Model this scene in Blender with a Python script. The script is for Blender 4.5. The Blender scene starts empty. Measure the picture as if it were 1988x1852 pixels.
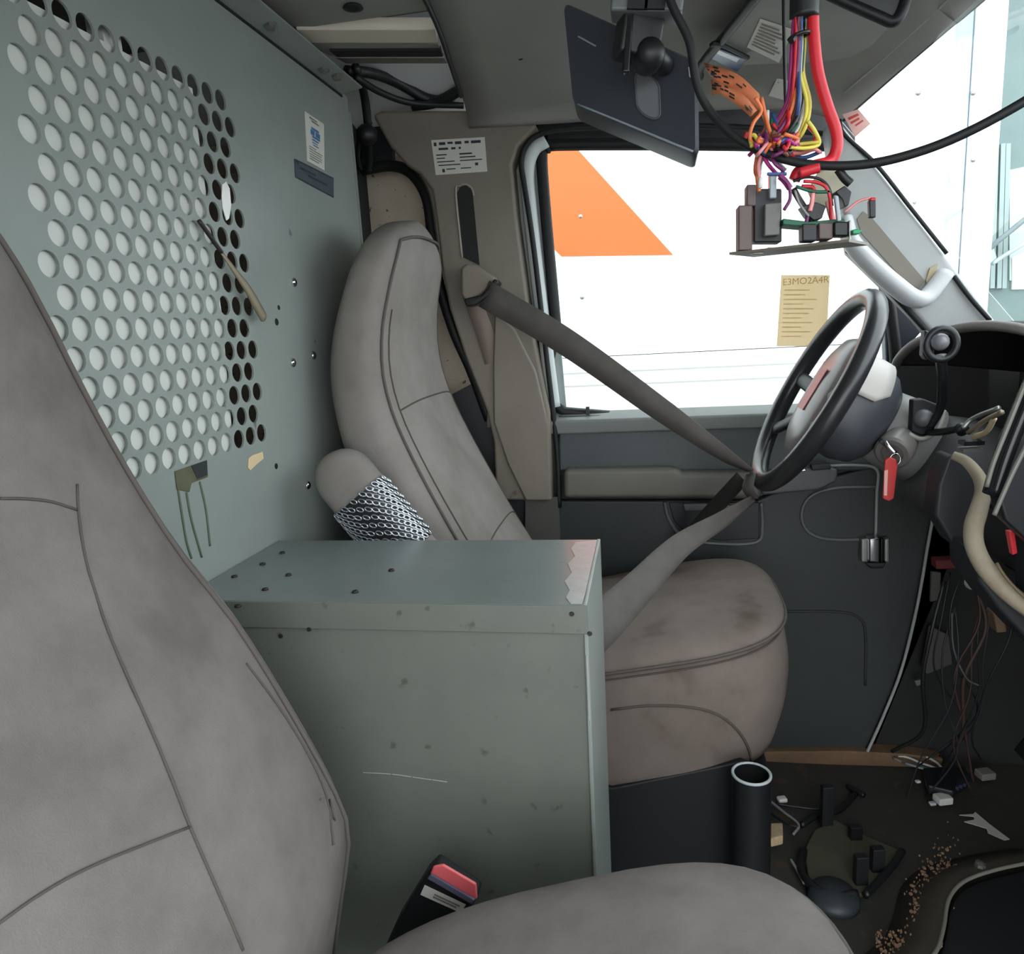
import bpy, bmesh, math, random
import numpy as np
from mathutils import Vector, Matrix
random.seed(7)
S = bpy.context.scene
COL = S.collection

# ------------------------------------------------------------------ camera, sky, exposure
_f = np.array([.176, -.2, .9637]); _f /= np.linalg.norm(_f)
_d = np.array([.0564, .979, .199]); _d = _d - _f*(_d@_f); _d /= np.linalg.norm(_d)
_x = np.cross(_d, _f)
RM = np.array([_x, _f, -_d])            # columns: camera right, down, forward in world axes
CAM = np.array([0., 0., 1.])
cd = bpy.data.cameras.new('camera'); cam = bpy.data.objects.new('camera', cd); COL.objects.link(cam)
cd.sensor_fit = 'HORIZONTAL'; cd.sensor_width = 36; cd.lens = 1400/1988*36; cd.clip_start = .01
m = Matrix.Identity(4)
for i in range(3):
    m[i][0] = RM[i][0]; m[i][1] = -RM[i][1]; m[i][2] = -RM[i][2]; m[i][3] = CAM[i]
cam.matrix_world = m
S.camera = cam
w = bpy.data.worlds.new('sky'); S.world = w; w.use_nodes = True
w.node_tree.nodes['Background'].inputs[0].default_value = (.93, .97, 1.0, 1)
w.node_tree.nodes['Background'].inputs[1].default_value = 1.0
S.view_settings.view_transform = 'Standard'; S.view_settings.look = 'None'
S.view_settings.gamma = 1; S.view_settings.use_curve_mapping = False
S.view_settings.exposure = 2.15

# ------------------------------------------------------------------ helpers
def on(px, py, a, v):
    """the point of the plane a=v that the photograph shows at pixel (px, py)"""
    r = RM @ np.array([(px-994.)/1400., (py-926.)/1400., 1.])
    i = 'xyz'.index(a); return Vector(CAM + (v-CAM[i])/r[i]*r)
def OY(y, pts): return [on(p[0], p[1], 'y', y) for p in pts]
def OX(x, pts): return [on(p[0], p[1], 'x', x) for p in pts]
def OZ(z, pts): return [on(p[0], p[1], 'z', z) for p in pts]
def OV(pts): return [on(p[0], p[1], 'y', p[2]) for p in pts]
def V(*a): return Vector(a)

def lin(c): return tuple(((x/255)/12.92 if x/255 < .04045 else (((x/255)+.055)/1.055)**2.4) for x in c)
MATS = {}
def mat(name, c, rough=.6, metal=0., c2=None, scale=8., amt=.5, bump=0., bscale=120., spots=None, spotc=None, spotscale=30., spotw=.04, detail=6, stretch=None, spec=.5, coat=0.):
    """principled material; c and c2 are mixed by noise, spots = a threshold for a second, sharper noise"""
    if name in MATS: return MATS[name]
    M = bpy.data.materials.new(name); M.use_nodes = True; nt = M.node_tree; N = nt.nodes; L = nt.links
    b = N['Principled BSDF']; b.inputs['Roughness'].default_value = rough; b.inputs['Metallic'].default_value = metal
    b.inputs['Specular IOR Level'].default_value = spec; b.inputs['Coat Weight'].default_value = coat
    col = lin(c)+(1,)
    b.inputs['Base Color'].default_value = col
    M.diffuse_color = col
    tc = N.new('ShaderNodeTexCoord'); src = tc.outputs['Object']
    if stretch:
        mp = N.new('ShaderNodeMapping'); mp.inputs['Scale'].default_value = stretch; L.new(src, mp.inputs[0]); src = mp.outputs[0]
    out = None
    if c2 is not None:
        n = N.new('ShaderNodeTexNoise'); n.inputs['Scale'].default_value = scale; n.inputs['Detail'].default_value = detail
        n.inputs['Roughness'].default_value = .62
        L.new(src, n.inputs['Vector'])
        mr = N.new('ShaderNodeMapRange'); mr.inputs['From Min'].default_value = .5-amt*.5; mr.inputs['From Max'].default_value = .5+amt*.5
        L.new(n.outputs['Fac'], mr.inputs['Value'])
        mx = N.new('ShaderNodeMix'); mx.data_type = 'RGBA'; mx.inputs[6].default_value = col; mx.inputs[7].default_value = lin(c2)+(1,)
        L.new(mr.outputs[0], mx.inputs[0]); out = mx.outputs[2]
    if spots is not None:
        n = N.new('ShaderNodeTexNoise'); n.inputs['Scale'].default_value = spotscale; n.inputs['Detail'].default_value = 3
        L.new(src, n.inputs['Vector'])
        mr = N.new('ShaderNodeMapRange'); mr.inputs['From Min'].default_value = spots; mr.inputs['From Max'].default_value = spots+spotw
        L.new(n.outputs['Fac'], mr.inputs['Value'])
        mx = N.new('ShaderNodeMix'); mx.data_type = 'RGBA'
        if out is not None: L.new(out, mx.inputs[6])
        else: mx.inputs[6].default_value = col
        mx.inputs[7].default_value = lin(spotc)+(1,)
        L.new(mr.outputs[0], mx.inputs[0]); out = mx.outputs[2]
    if out is not None: L.new(out, b.inputs['Base Color'])
    if bump:
        n = N.new('ShaderNodeTexNoise'); n.inputs['Scale'].default_value = bscale; n.inputs['Detail'].default_value = 3
        L.new(src, n.inputs['Vector'])
        bp = N.new('ShaderNodeBump'); bp.inputs['Strength'].default_value = bump; bp.inputs['Distance'].default_value = .002
        L.new(n.outputs['Fac'], bp.inputs['Height']); L.new(bp.outputs[0], b.inputs['Normal'])
    MATS[name] = M; return M
def glassmat(name, tint=(.93, .97, .96), refl=.06):
    if name in MATS: return MATS[name]
    M = bpy.data.materials.new(name); M.use_nodes = True; nt = M.node_tree; N = nt.nodes; L = nt.links
    N.remove(N['Principled BSDF'])
    t = N.new('ShaderNodeBsdfTransparent'); t.inputs[0].default_value = tint+(1,)
    g = N.new('ShaderNodeBsdfGlossy'); g.inputs['Roughness'].default_value = .02
    fr = N.new('ShaderNodeLayerWeight'); fr.inputs[0].default_value = .12
    mth = N.new('ShaderNodeMath'); mth.operation = 'MULTIPLY'; mth.inputs[1].default_value = refl*6
    L.new(fr.outputs['Fresnel'], mth.inputs[0])
    mx = N.new('ShaderNodeMixShader'); L.new(mth.outputs[0], mx.inputs[0]); L.new(t.outputs[0], mx.inputs[1]); L.new(g.outputs[0], mx.inputs[2])
    L.new(mx.outputs[0], N['Material Output'].inputs[0]); MATS[name] = M; return M

def translu(name, c):
    M = bpy.data.materials.new(name); M.use_nodes = True; N = M.node_tree.nodes; L = M.node_tree.links; N.remove(N['Principled BSDF'])
    t = N.new('ShaderNodeBsdfTranslucent'); d_ = N.new('ShaderNodeBsdfDiffuse'); mx = N.new('ShaderNodeMixShader'); mx.inputs[0].default_value = .35
    t.inputs[0].default_value = lin(c)+(1,); d_.inputs[0].default_value = lin(c)+(1,)
    L.new(t.outputs[0], mx.inputs[1]); L.new(d_.outputs[0], mx.inputs[2]); L.new(mx.outputs[0], N['Material Output'].inputs[0]); return M

WLOC = {}        # world position of every object's origin
EMPTIES = []
def put(o, parent, c):
    COL.objects.link(o)
    o.location = c; WLOC[o.name] = Vector(c)
    if parent is not None:
        o.parent = parent; o.location = Vector(c) - WLOC[parent.name]
def T(name, label, cat, group=None, kind=None):
    o = bpy.data.objects.new(name, None); COL.objects.link(o); o.empty_display_size = .02
    WLOC[o.name] = Vector((0, 0, 0)); EMPTIES.append(o)
    if label: o['label'] = label
    if cat: o['category'] = cat
    if group: o['group'] = group
    if kind: o['kind'] = kind
    return o
def tag(o, label=None, cat=None, group=None, kind=None):
    if label: o['label'] = label
    if cat: o['category'] = cat
    if group: o['group'] = group
    if kind: o['kind'] = kind
    return o
def obj(name, bm, m, parent=None, smooth=False, bevel=0., seg=2, subd=0, solid=0., auto=None, label=None):
    bmesh.ops.remove_doubles(bm, verts=bm.verts, dist=1e-6)
    bmesh.ops.recalc_face_normals(bm, faces=bm.faces)
    co = [v.co for v in bm.verts]
    lo = Vector((min(c.x for c in co), min(c.y for c in co), min(c.z for c in co)))
    hi = Vector((max(c.x for c in co), max(c.y for c in co), max(c.z for c in co)))
    c = (lo+hi)/2
    if parent is None: c.z = lo.z
    for v in bm.verts: v.co -= c
    me = bpy.data.meshes.new(name); bm.to_mesh(me); bm.free()
    ms = m if isinstance(m, (list, tuple)) else [m]
    for q in ms: me.materials.append(q)
    if smooth:
        for p in me.polygons: p.use_smooth = True
    o = bpy.data.objects.new(name, me); put(o, parent, c)
    if solid:
        d = o.modifiers.new('solid', 'SOLIDIFY'); d.thickness = solid; d.offset = 0
    if bevel:
        d = o.modifiers.new('bevel', 'BEVEL'); d.width = bevel; d.segments = seg; d.limit_method = 'ANGLE'; d.angle_limit = math.radians(35)
        for p in me.polygons: p.use_smooth = True
        d.harden_normals = False
        e = o.modifiers.new('wn', 'WEIGHTED_NORMAL'); e.keep_sharp = True
    if subd:
        d = o.modifiers.new('subd', 'SUBSURF'); d.levels = subd; d.render_levels = subd
    if auto is not None:
        for p in me.polygons: p.use_smooth = True
        me.set_sharp_from_angle(angle=math.radians(auto))
    if label: o['label'] = label
    return o
def NB(): return bmesh.new()
def prism(bm, pts, ext):
    ext = Vector(ext)
    a = [bm.verts.new(p) for p in pts]; b = [bm.verts.new(Vector(p)+ext) for p in pts]
    n = len(pts)
    bm.faces.new(a); bm.faces.new(b[::-1])
    for i in range(n): bm.faces.new((a[i], b[i], b[(i+1) % n], a[(i+1) % n]))
    return bm
def box(bm, lo, hi):
    x0, y0, z0 = lo; x1, y1, z1 = hi
    prism(bm, [(x0, y0, z0), (x1, y0, z0), (x1, y1, z0), (x0, y1, z0)], (0, 0, z1-z0)); return bm
def obox(bm, c, ax, half):
    """oriented box: centre, three axis vectors, half sizes"""
    c = Vector(c); a, b, d = [Vector(v).normalized()*h for v, h in zip(ax, half)]
    prism(bm, [c-a-b-d, c+a-b-d, c+a+b-d, c-a+b-d], d*2); return bm
def cat(pts, n=8, closed=False):
    P = [Vector(p) for p in pts]
    if len(P) < 3: return P
    out = []
    N = len(P); rng = N if closed else N-1
    for i in range(rng):
        p0 = P[(i-1) % N] if closed or i > 0 else P[0]*2-P[1]
        p1, p2 = P[i], P[(i+1) % N]
        p3 = P[(i+2) % N] if closed or i+2 < N else P[-1]*2-P[-2]
        for k in range(n):
            t = k/n
            out.append(.5*((2*p1)+(p2-p0)*t+(2*p0-5*p1+4*p2-p3)*t*t+(3*p1-p0-3*p2+p3)*t**3))
    if not closed: out.append(P[-1])
    return out
def tube(bm, pts, r, seg=8, closed=False, smooth=6, flat=1., flatdir=None):
    P = cat(pts, smooth, closed) if smooth else [Vector(p) for p in pts]
    n = len(P)
    rr = r if callable(r) else (lambda t: r)
    rings = []
    up = None
    for i in range(n):
        if closed: t = (P[(i+1) % n]-P[i-1])
        else: t = P[min(i+1, n-1)]-P[max(i-1, 0)]
        t = t.normalized() if t.length > 1e-9 else Vector((0, 0, 1))
        if up is None:
            up = Vector(flatdir) if flatdir else (Vector((0, 0, 1)) if abs(t.z) < .9 else Vector((1, 0, 0)))
        if flatdir: up = Vector(flatdir)
        a = (up - t*up.dot(t)); a = a.normalized() if a.length > 1e-6 else t.orthogonal().normalized()
        up = a; b = t.cross(a)
        R = rr(i/max(n-1, 1))
        rings.append([bm.verts.new(P[i]+a*(R*flat*math.cos(q*2*math.pi/seg))+b*(R*math.sin(q*2*math.pi/seg))) for q in range(seg)])
    for i in range(n if closed else n-1):
        A, B = rings[i], rings[(i+1) % n]
        for q in range(seg): bm.faces.new((A[q], A[(q+1) % seg], B[(q+1) % seg], B[q]))
    if not closed:
        bm.faces.new(rings[0][::-1]); bm.faces.new(rings[-1])
    return bm
def loft(bm, rings, cap=True, closed=True):
    R = [[bm.verts.new(p) for p in r] for r in rings]
    n = len(R[0])
    for A, B in zip(R, R[1:]):
        for q in range(n if closed else n-1): bm.faces.new((A[q], A[(q+1) % n], B[(q+1) % n], B[q]))
    if cap and closed:
        bm.faces.new(R[0][::-1]); bm.faces.new(R[-1])
    return bm
def cyl(bm, a, b, r0, r1=None, seg=20):
    a, b = Vector(a), Vector(b); r1 = r0 if r1 is None else r1
    t = (b-a).normalized(); u = t.orthogonal().normalized(); v = t.cross(u)
    mk = lambda c, r: [c+u*r*math.cos(k*2*math.pi/seg)+v*r*math.sin(k*2*math.pi/seg) for k in range(seg)]
    return loft(bm, [mk(a, r0), mk(b, r1)])
def lathe(bm, base, axis, prof, seg=24):
    base = Vector(base); t = Vector(axis).normalized(); u = t.orthogonal().normalized(); v = t.cross(u)
    return loft(bm, [[base+t*h+u*r*math.cos(k*2*math.pi/seg)+v*r*math.sin(k*2*math.pi/seg) for k in range(seg)] for r, h in prof])
def ribbon(bm, pts, wdirs, widths, th=.0016, n=8):
    P = cat(pts, n); W = cat([Vector(d).normalized()*w for d, w in zip(wdirs, widths)], n)
    rings = []
    for i, p in enumerate(P):
        t = (P[min(i+1, len(P)-1)]-P[max(i-1, 0)]).normalized(); wv = W[i]/2
        nn = t.cross(wv).normalized()*th/2
        rings.append([p-wv-nn, p-wv*.5-nn*1.6, p+wv*.5-nn*1.6, p+wv-nn, p+wv+nn, p-wv+nn])
    return loft(bm, rings)
def grid(bm, P):
    """P[i][j] points -> quads"""
    Vv = [[bm.verts.new(p) for p in r] for r in P]
    for A, B in zip(Vv, Vv[1:]):
        for j in range(len(A)-1): bm.faces.new((A[j], A[j+1], B[j+1], B[j]))
    return bm
def sheet(name, pts, ext, m, parent=None, bevel=0., **k): return obj(name, prism(NB(), pts, ext), m, parent, bevel=bevel, **k)
def quadpt(q, u, v):
    a, b, c, d = q       # TL TR BR BL
    return (a*(1-u)+b*u)*(1-v)+(d*(1-u)+c*u)*v
def print_lines(name, q, rects, m, parent, nrm, off=.0006):
    """flat print: small dark rectangles (u0,v0,u1,v1) on the quad q"""
    bm = NB(); nn = Vector(nrm)*off
    for u0, v0, u1, v1 in rects:
        vs = [bm.verts.new(quadpt(q, a, b)+nn) for a, b in ((u0, v0), (u1, v0), (u1, v1), (u0, v1))]
        bm.faces.new(vs)
    return obj(name, bm, m, parent)
def text(name, body, org, right, up, size, m, parent=None, align='LEFT'):
    cu = bpy.data.curves.new(name, 'FONT'); cu.body = body; cu.size = size; cu.align_x = align; cu.extrude = 0
    o = bpy.data.objects.new(name, cu); COL.objects.link(o)
    bpy.context.view_layer.update()
    me = bpy.data.meshes.new_from_object(o.evaluated_get(bpy.context.evaluated_depsgraph_get()))
    bpy.data.objects.remove(o); bpy.data.curves.remove(cu)
    bm = NB(); bm.from_mesh(me); bpy.data.meshes.remove(me)
    right = Vector(right).normalized(); up = Vector(up).normalized(); nn = right.cross(up)
    for v in bm.verts: v.co = Vector(org)+right*v.co.x+up*v.co.y+nn*v.co.z
    return obj(name, bm, m, parent)

# ------------------------------------------------------------------ materials
STEEL = mat('painted steel', (150, 157, 152), .38, c2=(134, 142, 137), scale=5, amt=.6, bump=.08, bscale=60, spots=.72, spotc=(96, 104, 100), spotscale=22)
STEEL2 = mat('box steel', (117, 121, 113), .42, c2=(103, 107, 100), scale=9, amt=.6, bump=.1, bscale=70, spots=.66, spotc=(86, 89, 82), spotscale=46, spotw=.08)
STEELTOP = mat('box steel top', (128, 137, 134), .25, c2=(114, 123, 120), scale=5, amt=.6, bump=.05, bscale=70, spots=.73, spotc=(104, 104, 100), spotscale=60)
GLARE_CHIP = mat('glare and chipped paint', (176, 176, 174), .3, c2=(142, 146, 143), scale=50, amt=.7, spots=.66, spotc=(96, 84, 80), spotscale=160)  # pale tone of the painted lid glare, shared with the bare scratches
WHITE_SHEET = mat('white sheet', (222, 224, 218), .38, c2=(206, 208, 202), scale=9, amt=.6)
FAB = mat('grey seat cloth', (131, 125, 122), .95, c2=(106, 100, 97), scale=13, amt=.5, bump=.25, bscale=700, spots=.60, spotc=(98, 92, 89), spotscale=8, spotw=.2, spec=.15)
FABD = mat('driver seat cloth', (148, 142, 138), .95, c2=(120, 114, 109), scale=8, amt=.55, bump=.25, bscale=700, spec=.15)
FABS = mat('stained cushion cloth', (138, 127, 120), .95, c2=(110, 99, 92), scale=9, amt=.6, bump=.25, bscale=700, spots=.57, spotc=(98, 86, 78), spotscale=9, spotw=.16, spec=.15)
PIPE = mat('seam piping', (98, 92, 88), .9, spec=.15)
SEAM = mat('seam thread', (92, 85, 80), .9, spec=.1)
LINER = mat('headliner plastic', (150, 148, 143), .7, c2=(138, 136, 131), scale=6, amt=.6, bump=.1, bscale=500)
TRIM = mat('pillar trim plastic', (136, 129, 118), .55, c2=(120, 112, 100), scale=7, amt=.6, bump=.1, bscale=400, spots=.68, spotc=(92, 80, 66), spotscale=16)
TRIMP = mat('pale pillar trim', (176, 178, 178), .5, c2=(160, 162, 162), scale=6, amt=.6, bump=.06, bscale=400)
RECESS = mat('recess plastic', (128, 122, 112), .7)
DOORP = mat('door panel plastic', (54, 58, 58), .5, c2=(46, 50, 50), scale=8, amt=.6, bump=.2, bscale=350)
DOORM = mat('door panel upper vinyl', (76, 82, 84), .5, c2=(66, 72, 74), scale=8, amt=.6, bump=.12, bscale=300)
DOORT = mat('door trim strip', (112, 111, 103), .5, c2=(98, 96, 88), scale=6, amt=.6, bump=.1, bscale=300)
BLACK = mat('black plastic', (26, 28, 31), .45, bump=.05, bscale=300)
BLACKG = mat('glossy black plastic', (22, 24, 27), .22)
RUBBER = mat('black rubber', (20, 22, 24), .6)
DKGREY = mat('dark grey plastic', (46, 48, 52), .5, c2=(38, 40, 44), scale=10, amt=.6)
MIDGREY = mat('mid grey plastic', (92, 93, 95), .45, c2=(82, 83, 85), scale=8, amt=.6)
SHROUD = mat('column shroud plastic', (70, 70, 70), .5, c2=(60, 60, 61), scale=8, amt=.6, bump=.1, bscale=300)
PALE = mat('pale plastic', (190, 186, 182), .55, c2=(174, 168, 162), scale=10, amt=.6)
CREAM = mat('worn dash edge', (176, 166, 146), .7, c2=(138, 124, 104), scale=25, amt=.7, bump=.3, bscale=120)
FLOOR = mat('dirty floor mat', (66, 65, 60), .8, c2=(46, 44, 40), scale=5, amt=.6, bump=.4, bscale=60, spots=.64, spotc=(76, 62, 50), spotscale=14)
FLOORP = mat('floor plate plastic', (92, 89, 72), .5, c2=(74, 72, 60), scale=12, amt=.6, bump=.2, bscale=100)
RUST = mat('rusty sill', (136, 106, 76), .7, c2=(92, 74, 58), scale=18, amt=.7, bump=.3, bscale=90)
RUSTB = mat('rust flakes', (104, 66, 46), .9, c2=(170, 140, 112), scale=200, amt=.9)
BELT = mat('belt webbing', (104, 99, 95), .8, c2=(86, 82, 79), scale=20, amt=.5, bump=.4, bscale=900, stretch=(1, 1, 1))
BELTD = mat('dark strap', (40, 38, 37), .8)
CHROME = mat('chrome', (222, 224, 228), .12, 1.)
SILVER = mat('silver mesh', (205, 210, 216), .25, .9)
ALU = mat('dull metal', (150, 150, 146), .4, .8)
BODYW = mat('bare body panel', (226, 218, 204), .6, c2=(212, 202, 184), scale=6, amt=.6)
SPECK = mat('speckled panel', (216, 204, 188), .8, c2=(200, 184, 162), scale=10, amt=.6, bump=.5, bscale=140, spots=.68, spotc=(120, 100, 80), spotscale=70)
CARGO = mat('dark cargo lining', (34, 34, 36), .9)
PAPER = mat('white label paper', (214, 212, 204), .7)
INK = mat('label ink', (52, 52, 54), .7)
INKL = mat('faded label ink', (128, 124, 118), .7)
BLUEINK = mat('blue ink', (70, 118, 168), .6)
KRAFT = mat('tan notice sheet', (202, 182, 148), .8, c2=(192, 170, 138), scale=14, amt=.6)
ORANGE = mat('orange paper', (246, 158, 112), .7, c2=(236, 126, 80), scale=40, amt=.6)
ORANGE2 = mat('orange vinyl', (244, 92, 28), .45)
TRAILER = mat('trailer white', (244, 246, 248), .4)
POST = mat('corner post paint', (176, 196, 208), .4)
TEAL = mat('grey green paint', (116, 134, 132), .5, c2=(100, 118, 117), scale=3, amt=.6)
TEALL = mat('pale green glass', (188, 206, 202), .2)
RED = mat('red plastic', (200, 38, 48), .4)
REDW = mat('red wire', (214, 34, 50), .4)
PINKRED = mat('buckle button', (232, 104, 108), .45)
COPPERY = mat('relay brown', (104, 88, 86), .5)
RELAYG = mat('relay grey', (108, 108, 104), .5)
PCBG = mat('circuit board green', (24, 92, 66), .5)
GREEN = mat('green part', (30, 150, 96), .4)
CLEAR = mat('clear grey plastic', (160, 172, 180), .2)
NAVY = mat('navy glossy card', (36, 60, 118), .2)
NAMEPL = mat('dark name plate', (78, 88, 98), .35, c2=(66, 74, 84), scale=30, amt=.6)
ASPH = mat('grey concrete yard', (150, 149, 146), .9, c2=(134, 133, 130), scale=2, amt=.6)
TAPE = mat('old tape', (74, 76, 62), .5, c2=(106, 104, 74), scale=30, amt=.7)
GLUE = mat('dried drips', (96, 108, 92), .5)
TANM = mat('worn tan metal', (136, 124, 104), .4, .3)
WCOL = {k: mat('wire '+k, c, .45) for k, c in dict(red=(206, 40, 52), yellow=(226, 212, 92), orange=(226, 120, 70), purple=(110, 42, 96), magenta=(176, 44, 128), black=(26, 28, 30), white=(226, 224, 220), blue=(52, 82, 140), green=(34, 96, 74), brown=(120, 74, 52), pink=(232, 150, 150), grey=(140, 138, 140)).items()}

# ------------------------------------------------------------------ outside
g = sheet('ground', [V(-15, -12, -.65), V(15, -12, -.65), V(15, 14, -.65), V(-15, 14, -.65)], (0, 0, -.05), ASPH); tag(g, kind='structure')
tr = T('box_trailer', 'white box trailer with an orange graphic parked outside the driver window', 'trailer')
YT = 4.0
sheet('side_panel', [V(-5, YT, .86), V(1.45, YT, .86), V(1.45, YT, 3.4), V(-5, YT, 3.4)], (0, .04, 0), TRAILER, tr)
sheet('lower_panel', [V(-5, YT-.012, .60), V(1.45, YT-.012, .60), V(1.45, YT-.012, .855), V(-5, YT-.012, .855)], (0, .05, 0), TRAILER, tr, bevel=.006)
sheet('rub_rail', [V(-5, YT-.04, .53), V(1.45, YT-.04, .53), V(1.45, YT-.04, .60), V(-5, YT-.04, .60)], (0, .08, 0), mat('rail grey', (206, 206, 202), .4), tr, bevel=.006)
sheet('bottom_rail', [V(-5, YT-.02, .25), V(1.45, YT-.02, .25), V(1.45, YT-.02, .52), V(-5, YT-.02, .52)], (0, .06, 0), mat('rail grey', (206, 206, 202), .4), tr, bevel=.006)
for zz in (.70, .77): sheet('rail_groove', [V(-5, YT-.016, zz), V(1.45, YT-.016, zz), V(1.45, YT-.016, zz+.008), V(-5, YT-.016, zz+.008)], (0, .006, 0), mat('groove grey', (170, 168, 162), .5), tr)
oz = OY(YT-.003, [(960, 283), (1115, 283), (1307, 495), (1090, 498), (1060, 468), (1000, 400)])
sheet('orange_graphic', oz, (0, .002, 0), ORANGE2, tr)
for px, py in ((1127, 420), (1130, 577), (1783, 180), (1790, 290), (1775, 392)):
    p = on(px, py, 'y', YT-.004); obj('rivet', lathe(NB(), p+V(0, .004, 0), (0, -1, 0), [(.013, 0), (.011, .004), (.004, .007)], 10), ALU, tr, smooth=True)
sheet('corner_post', [V(1.45, YT-.03, .25), V(1.515, YT-.03, .25), V(1.515, YT-.03, 3.4), V(1.45, YT-.03, 3.4)], (0, .12, 0), POST, tr, bevel=.01)
sheet('corner_cap', [V(1.52, YT-.05, .25), V(1.65, YT-.05, .25), V(1.65, YT-.05, 3.4), V(1.52, YT-.05, 3.4)], (0, .14, 0), TRAILER, tr, bevel=.015)
for py in (180, 310): 
    p = on(1890, py, 'y', YT-.055); obj('rivet', lathe(NB(), p+V(0, .004, 0), (0, -1, 0), [(.012, 0), (.01, .004), (.004, .006)], 10), ALU, tr, smooth=True)
for xx in (-3.4, .6): obj('wheel', cyl(NB(), V(xx, YT+.1, -.2), V(xx, YT+.4, -.2), .45, seg=28), RUBBER, tr)
obj('far_side', box(NB(), (-5, YT+.06, .25), (1.5, YT+2.4, 3.4)), TRAILER, tr)
# truck beyond the windshield
tk = T('parked_truck', 'grey green truck cab with side window beyond the windshield', 'truck')
YK = 4.9
sheet('cab_side', [V(1.9, YK, -.3), V(5.0, YK, -.3), V(5.0, YK, 3.2), V(1.9, YK, 3.2)], (0, 1.8, 0), TEAL, tk, bevel=.03)
wq = OY(YK-.01, [(1960, 330), (2100, 300), (2100, 520), (1960, 545)])
sheet('side_window', wq, (0, .02, 0), TEALL, tk)
for x0 in (1932, 1945, 1955):
    a, b = on(x0, 280, 'y', YK-.02), on(x0-8, 560, 'y', YK-.02)
    obj('door_rib', obox(NB(), (a+b)/2, [(1, 0, 0), (0, 1, 0), b-a], (.012, .02, (b-a).length/2)), mat('rib grey', (150, 166, 164), .4), tk)
sheet('light_panel', OY(YK-.015, [(1965, 500), (1990, 490), (2040, 560), (1965, 562)]), (0, .02, 0), TRAILER, tk)
for dx in (-.2,): obj('wheel', cyl(NB(), V(3.4, YK-.05, -.2), V(3.4, YK+.3, -.2), .45, seg=28), RUBBER, tk)
mi = tk
obj('mirror_arm', tube(NB(), OV([(1906, 505, 4.6), (1925, 480, 4.6), (1960, 450, 4.62), (2020, 405, 4.66), (2080, 380, 4.9)]), .014), mat('arm grey', (120, 134, 136), .4), mi, smooth=True)
obj('mirror_arm', tube(NB(), OV([(1926, 512, 4.6), (1960, 490, 4.62), (2030, 450, 4.66), (2080, 430, 4.9)]), .012), TEALL, mi, smooth=True)
sheet('mirror_head', OY(4.58, [(1908, 500), (1930, 482), (1936, 500), (1914, 520)]), (0, .05, 0), TEALL, mi, bevel=.005)

# ------------------------------------------------------------------ cab shell
XP = -.58
PY0, PY1, PZ0, PZ1 = -.35, 1.50, -.05, 1.49
# bulkhead sheet with the punched field: staggered rows of round holes
def perforated():
    bm = NB(); pitch, rp, d = .032, .03156, .0268
    th = .003; NS = 24
    zrow = lambda r: 1.347-(r-1)*rp
    def y0(r): return (.661 if r % 2 else .679)-.0011*1.115*(r-2)
    zt, zb = zrow(1)+rp/2, zrow(16)-rp/2
    vc = {}
    def vert(y, z, k=0):
        key = (round(y, 6), round(z, 6), k)
        if key not in vc: vc[key] = bm.verts.new((XP-k*th, y, z))
        return vc[key]
    for r in range(1, 17):
        zc = zrow(r); za, zb2 = zc+rp/2, zc-rp/2
        for c in range(12):
            yc = y0(r)+c*pitch
            circ, outr = [], []
            for k in range(NS):
                a = 2*math.pi*k/NS+math.pi/NS*0
                ca, sa = math.cos(a), math.sin(a)
                circ.append((yc+d/2*ca, zc+d/2*sa))
                s = min(pitch/2/max(abs(ca), 1e-9), rp/2/max(abs(sa), 1e-9))
                outr.append((yc+ca*s, zc+sa*s))
            for k in range(NS):
                k2 = (k+1) % NS
                f = [vert(*circ[k]), vert(*outr[k])]
                # corner of the cell
                for sy in (1, -1):
                    for sz in (1, -1):
                        ang = math.atan2(sz*rp/2, sy*pitch/2) % (2*math.pi)
                        a0, a1 = 2*math.pi*k/NS, 2*math.pi*(k+1)/NS
                        if a0+1e-6 < ang < a1-1e-6: f.append(vert(yc+sy*pitch/2, zc+sz*rp/2))
                f += [vert(*outr[k2]), vert(*circ[k2])]
                bm.faces.new(f)
                bm.faces.new([vert(*circ[k2]), vert(*circ[k2], 1), vert(*circ[k], 1), vert(*circ[k])])
        ya, yb = y0(r)-pitch/2, y0(r)+11.5*pitch
        for p, q in ((PY0, ya), (yb, PY1)):
            bm.faces.new([bm.verts.new((XP, y, z)) for y, z in ((p, za), (q, za), (q, zb2), (p, zb2))])
    for za, zb2 in ((PZ1, zt), (zb, PZ0)):
        bm.faces.new([bm.verts.new((XP, y, z)) for y, z in ((PY0, za), (PY1, za), (PY1, zb2), (PY0, zb2))])
    return bm
bmp = perforated()
bmesh.ops.recalc_face_normals(bmp, faces=bmp.faces)
wb = obj('wall_back_or_added_divider', bmp, STEEL); tag(wb, kind='structure')
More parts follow.
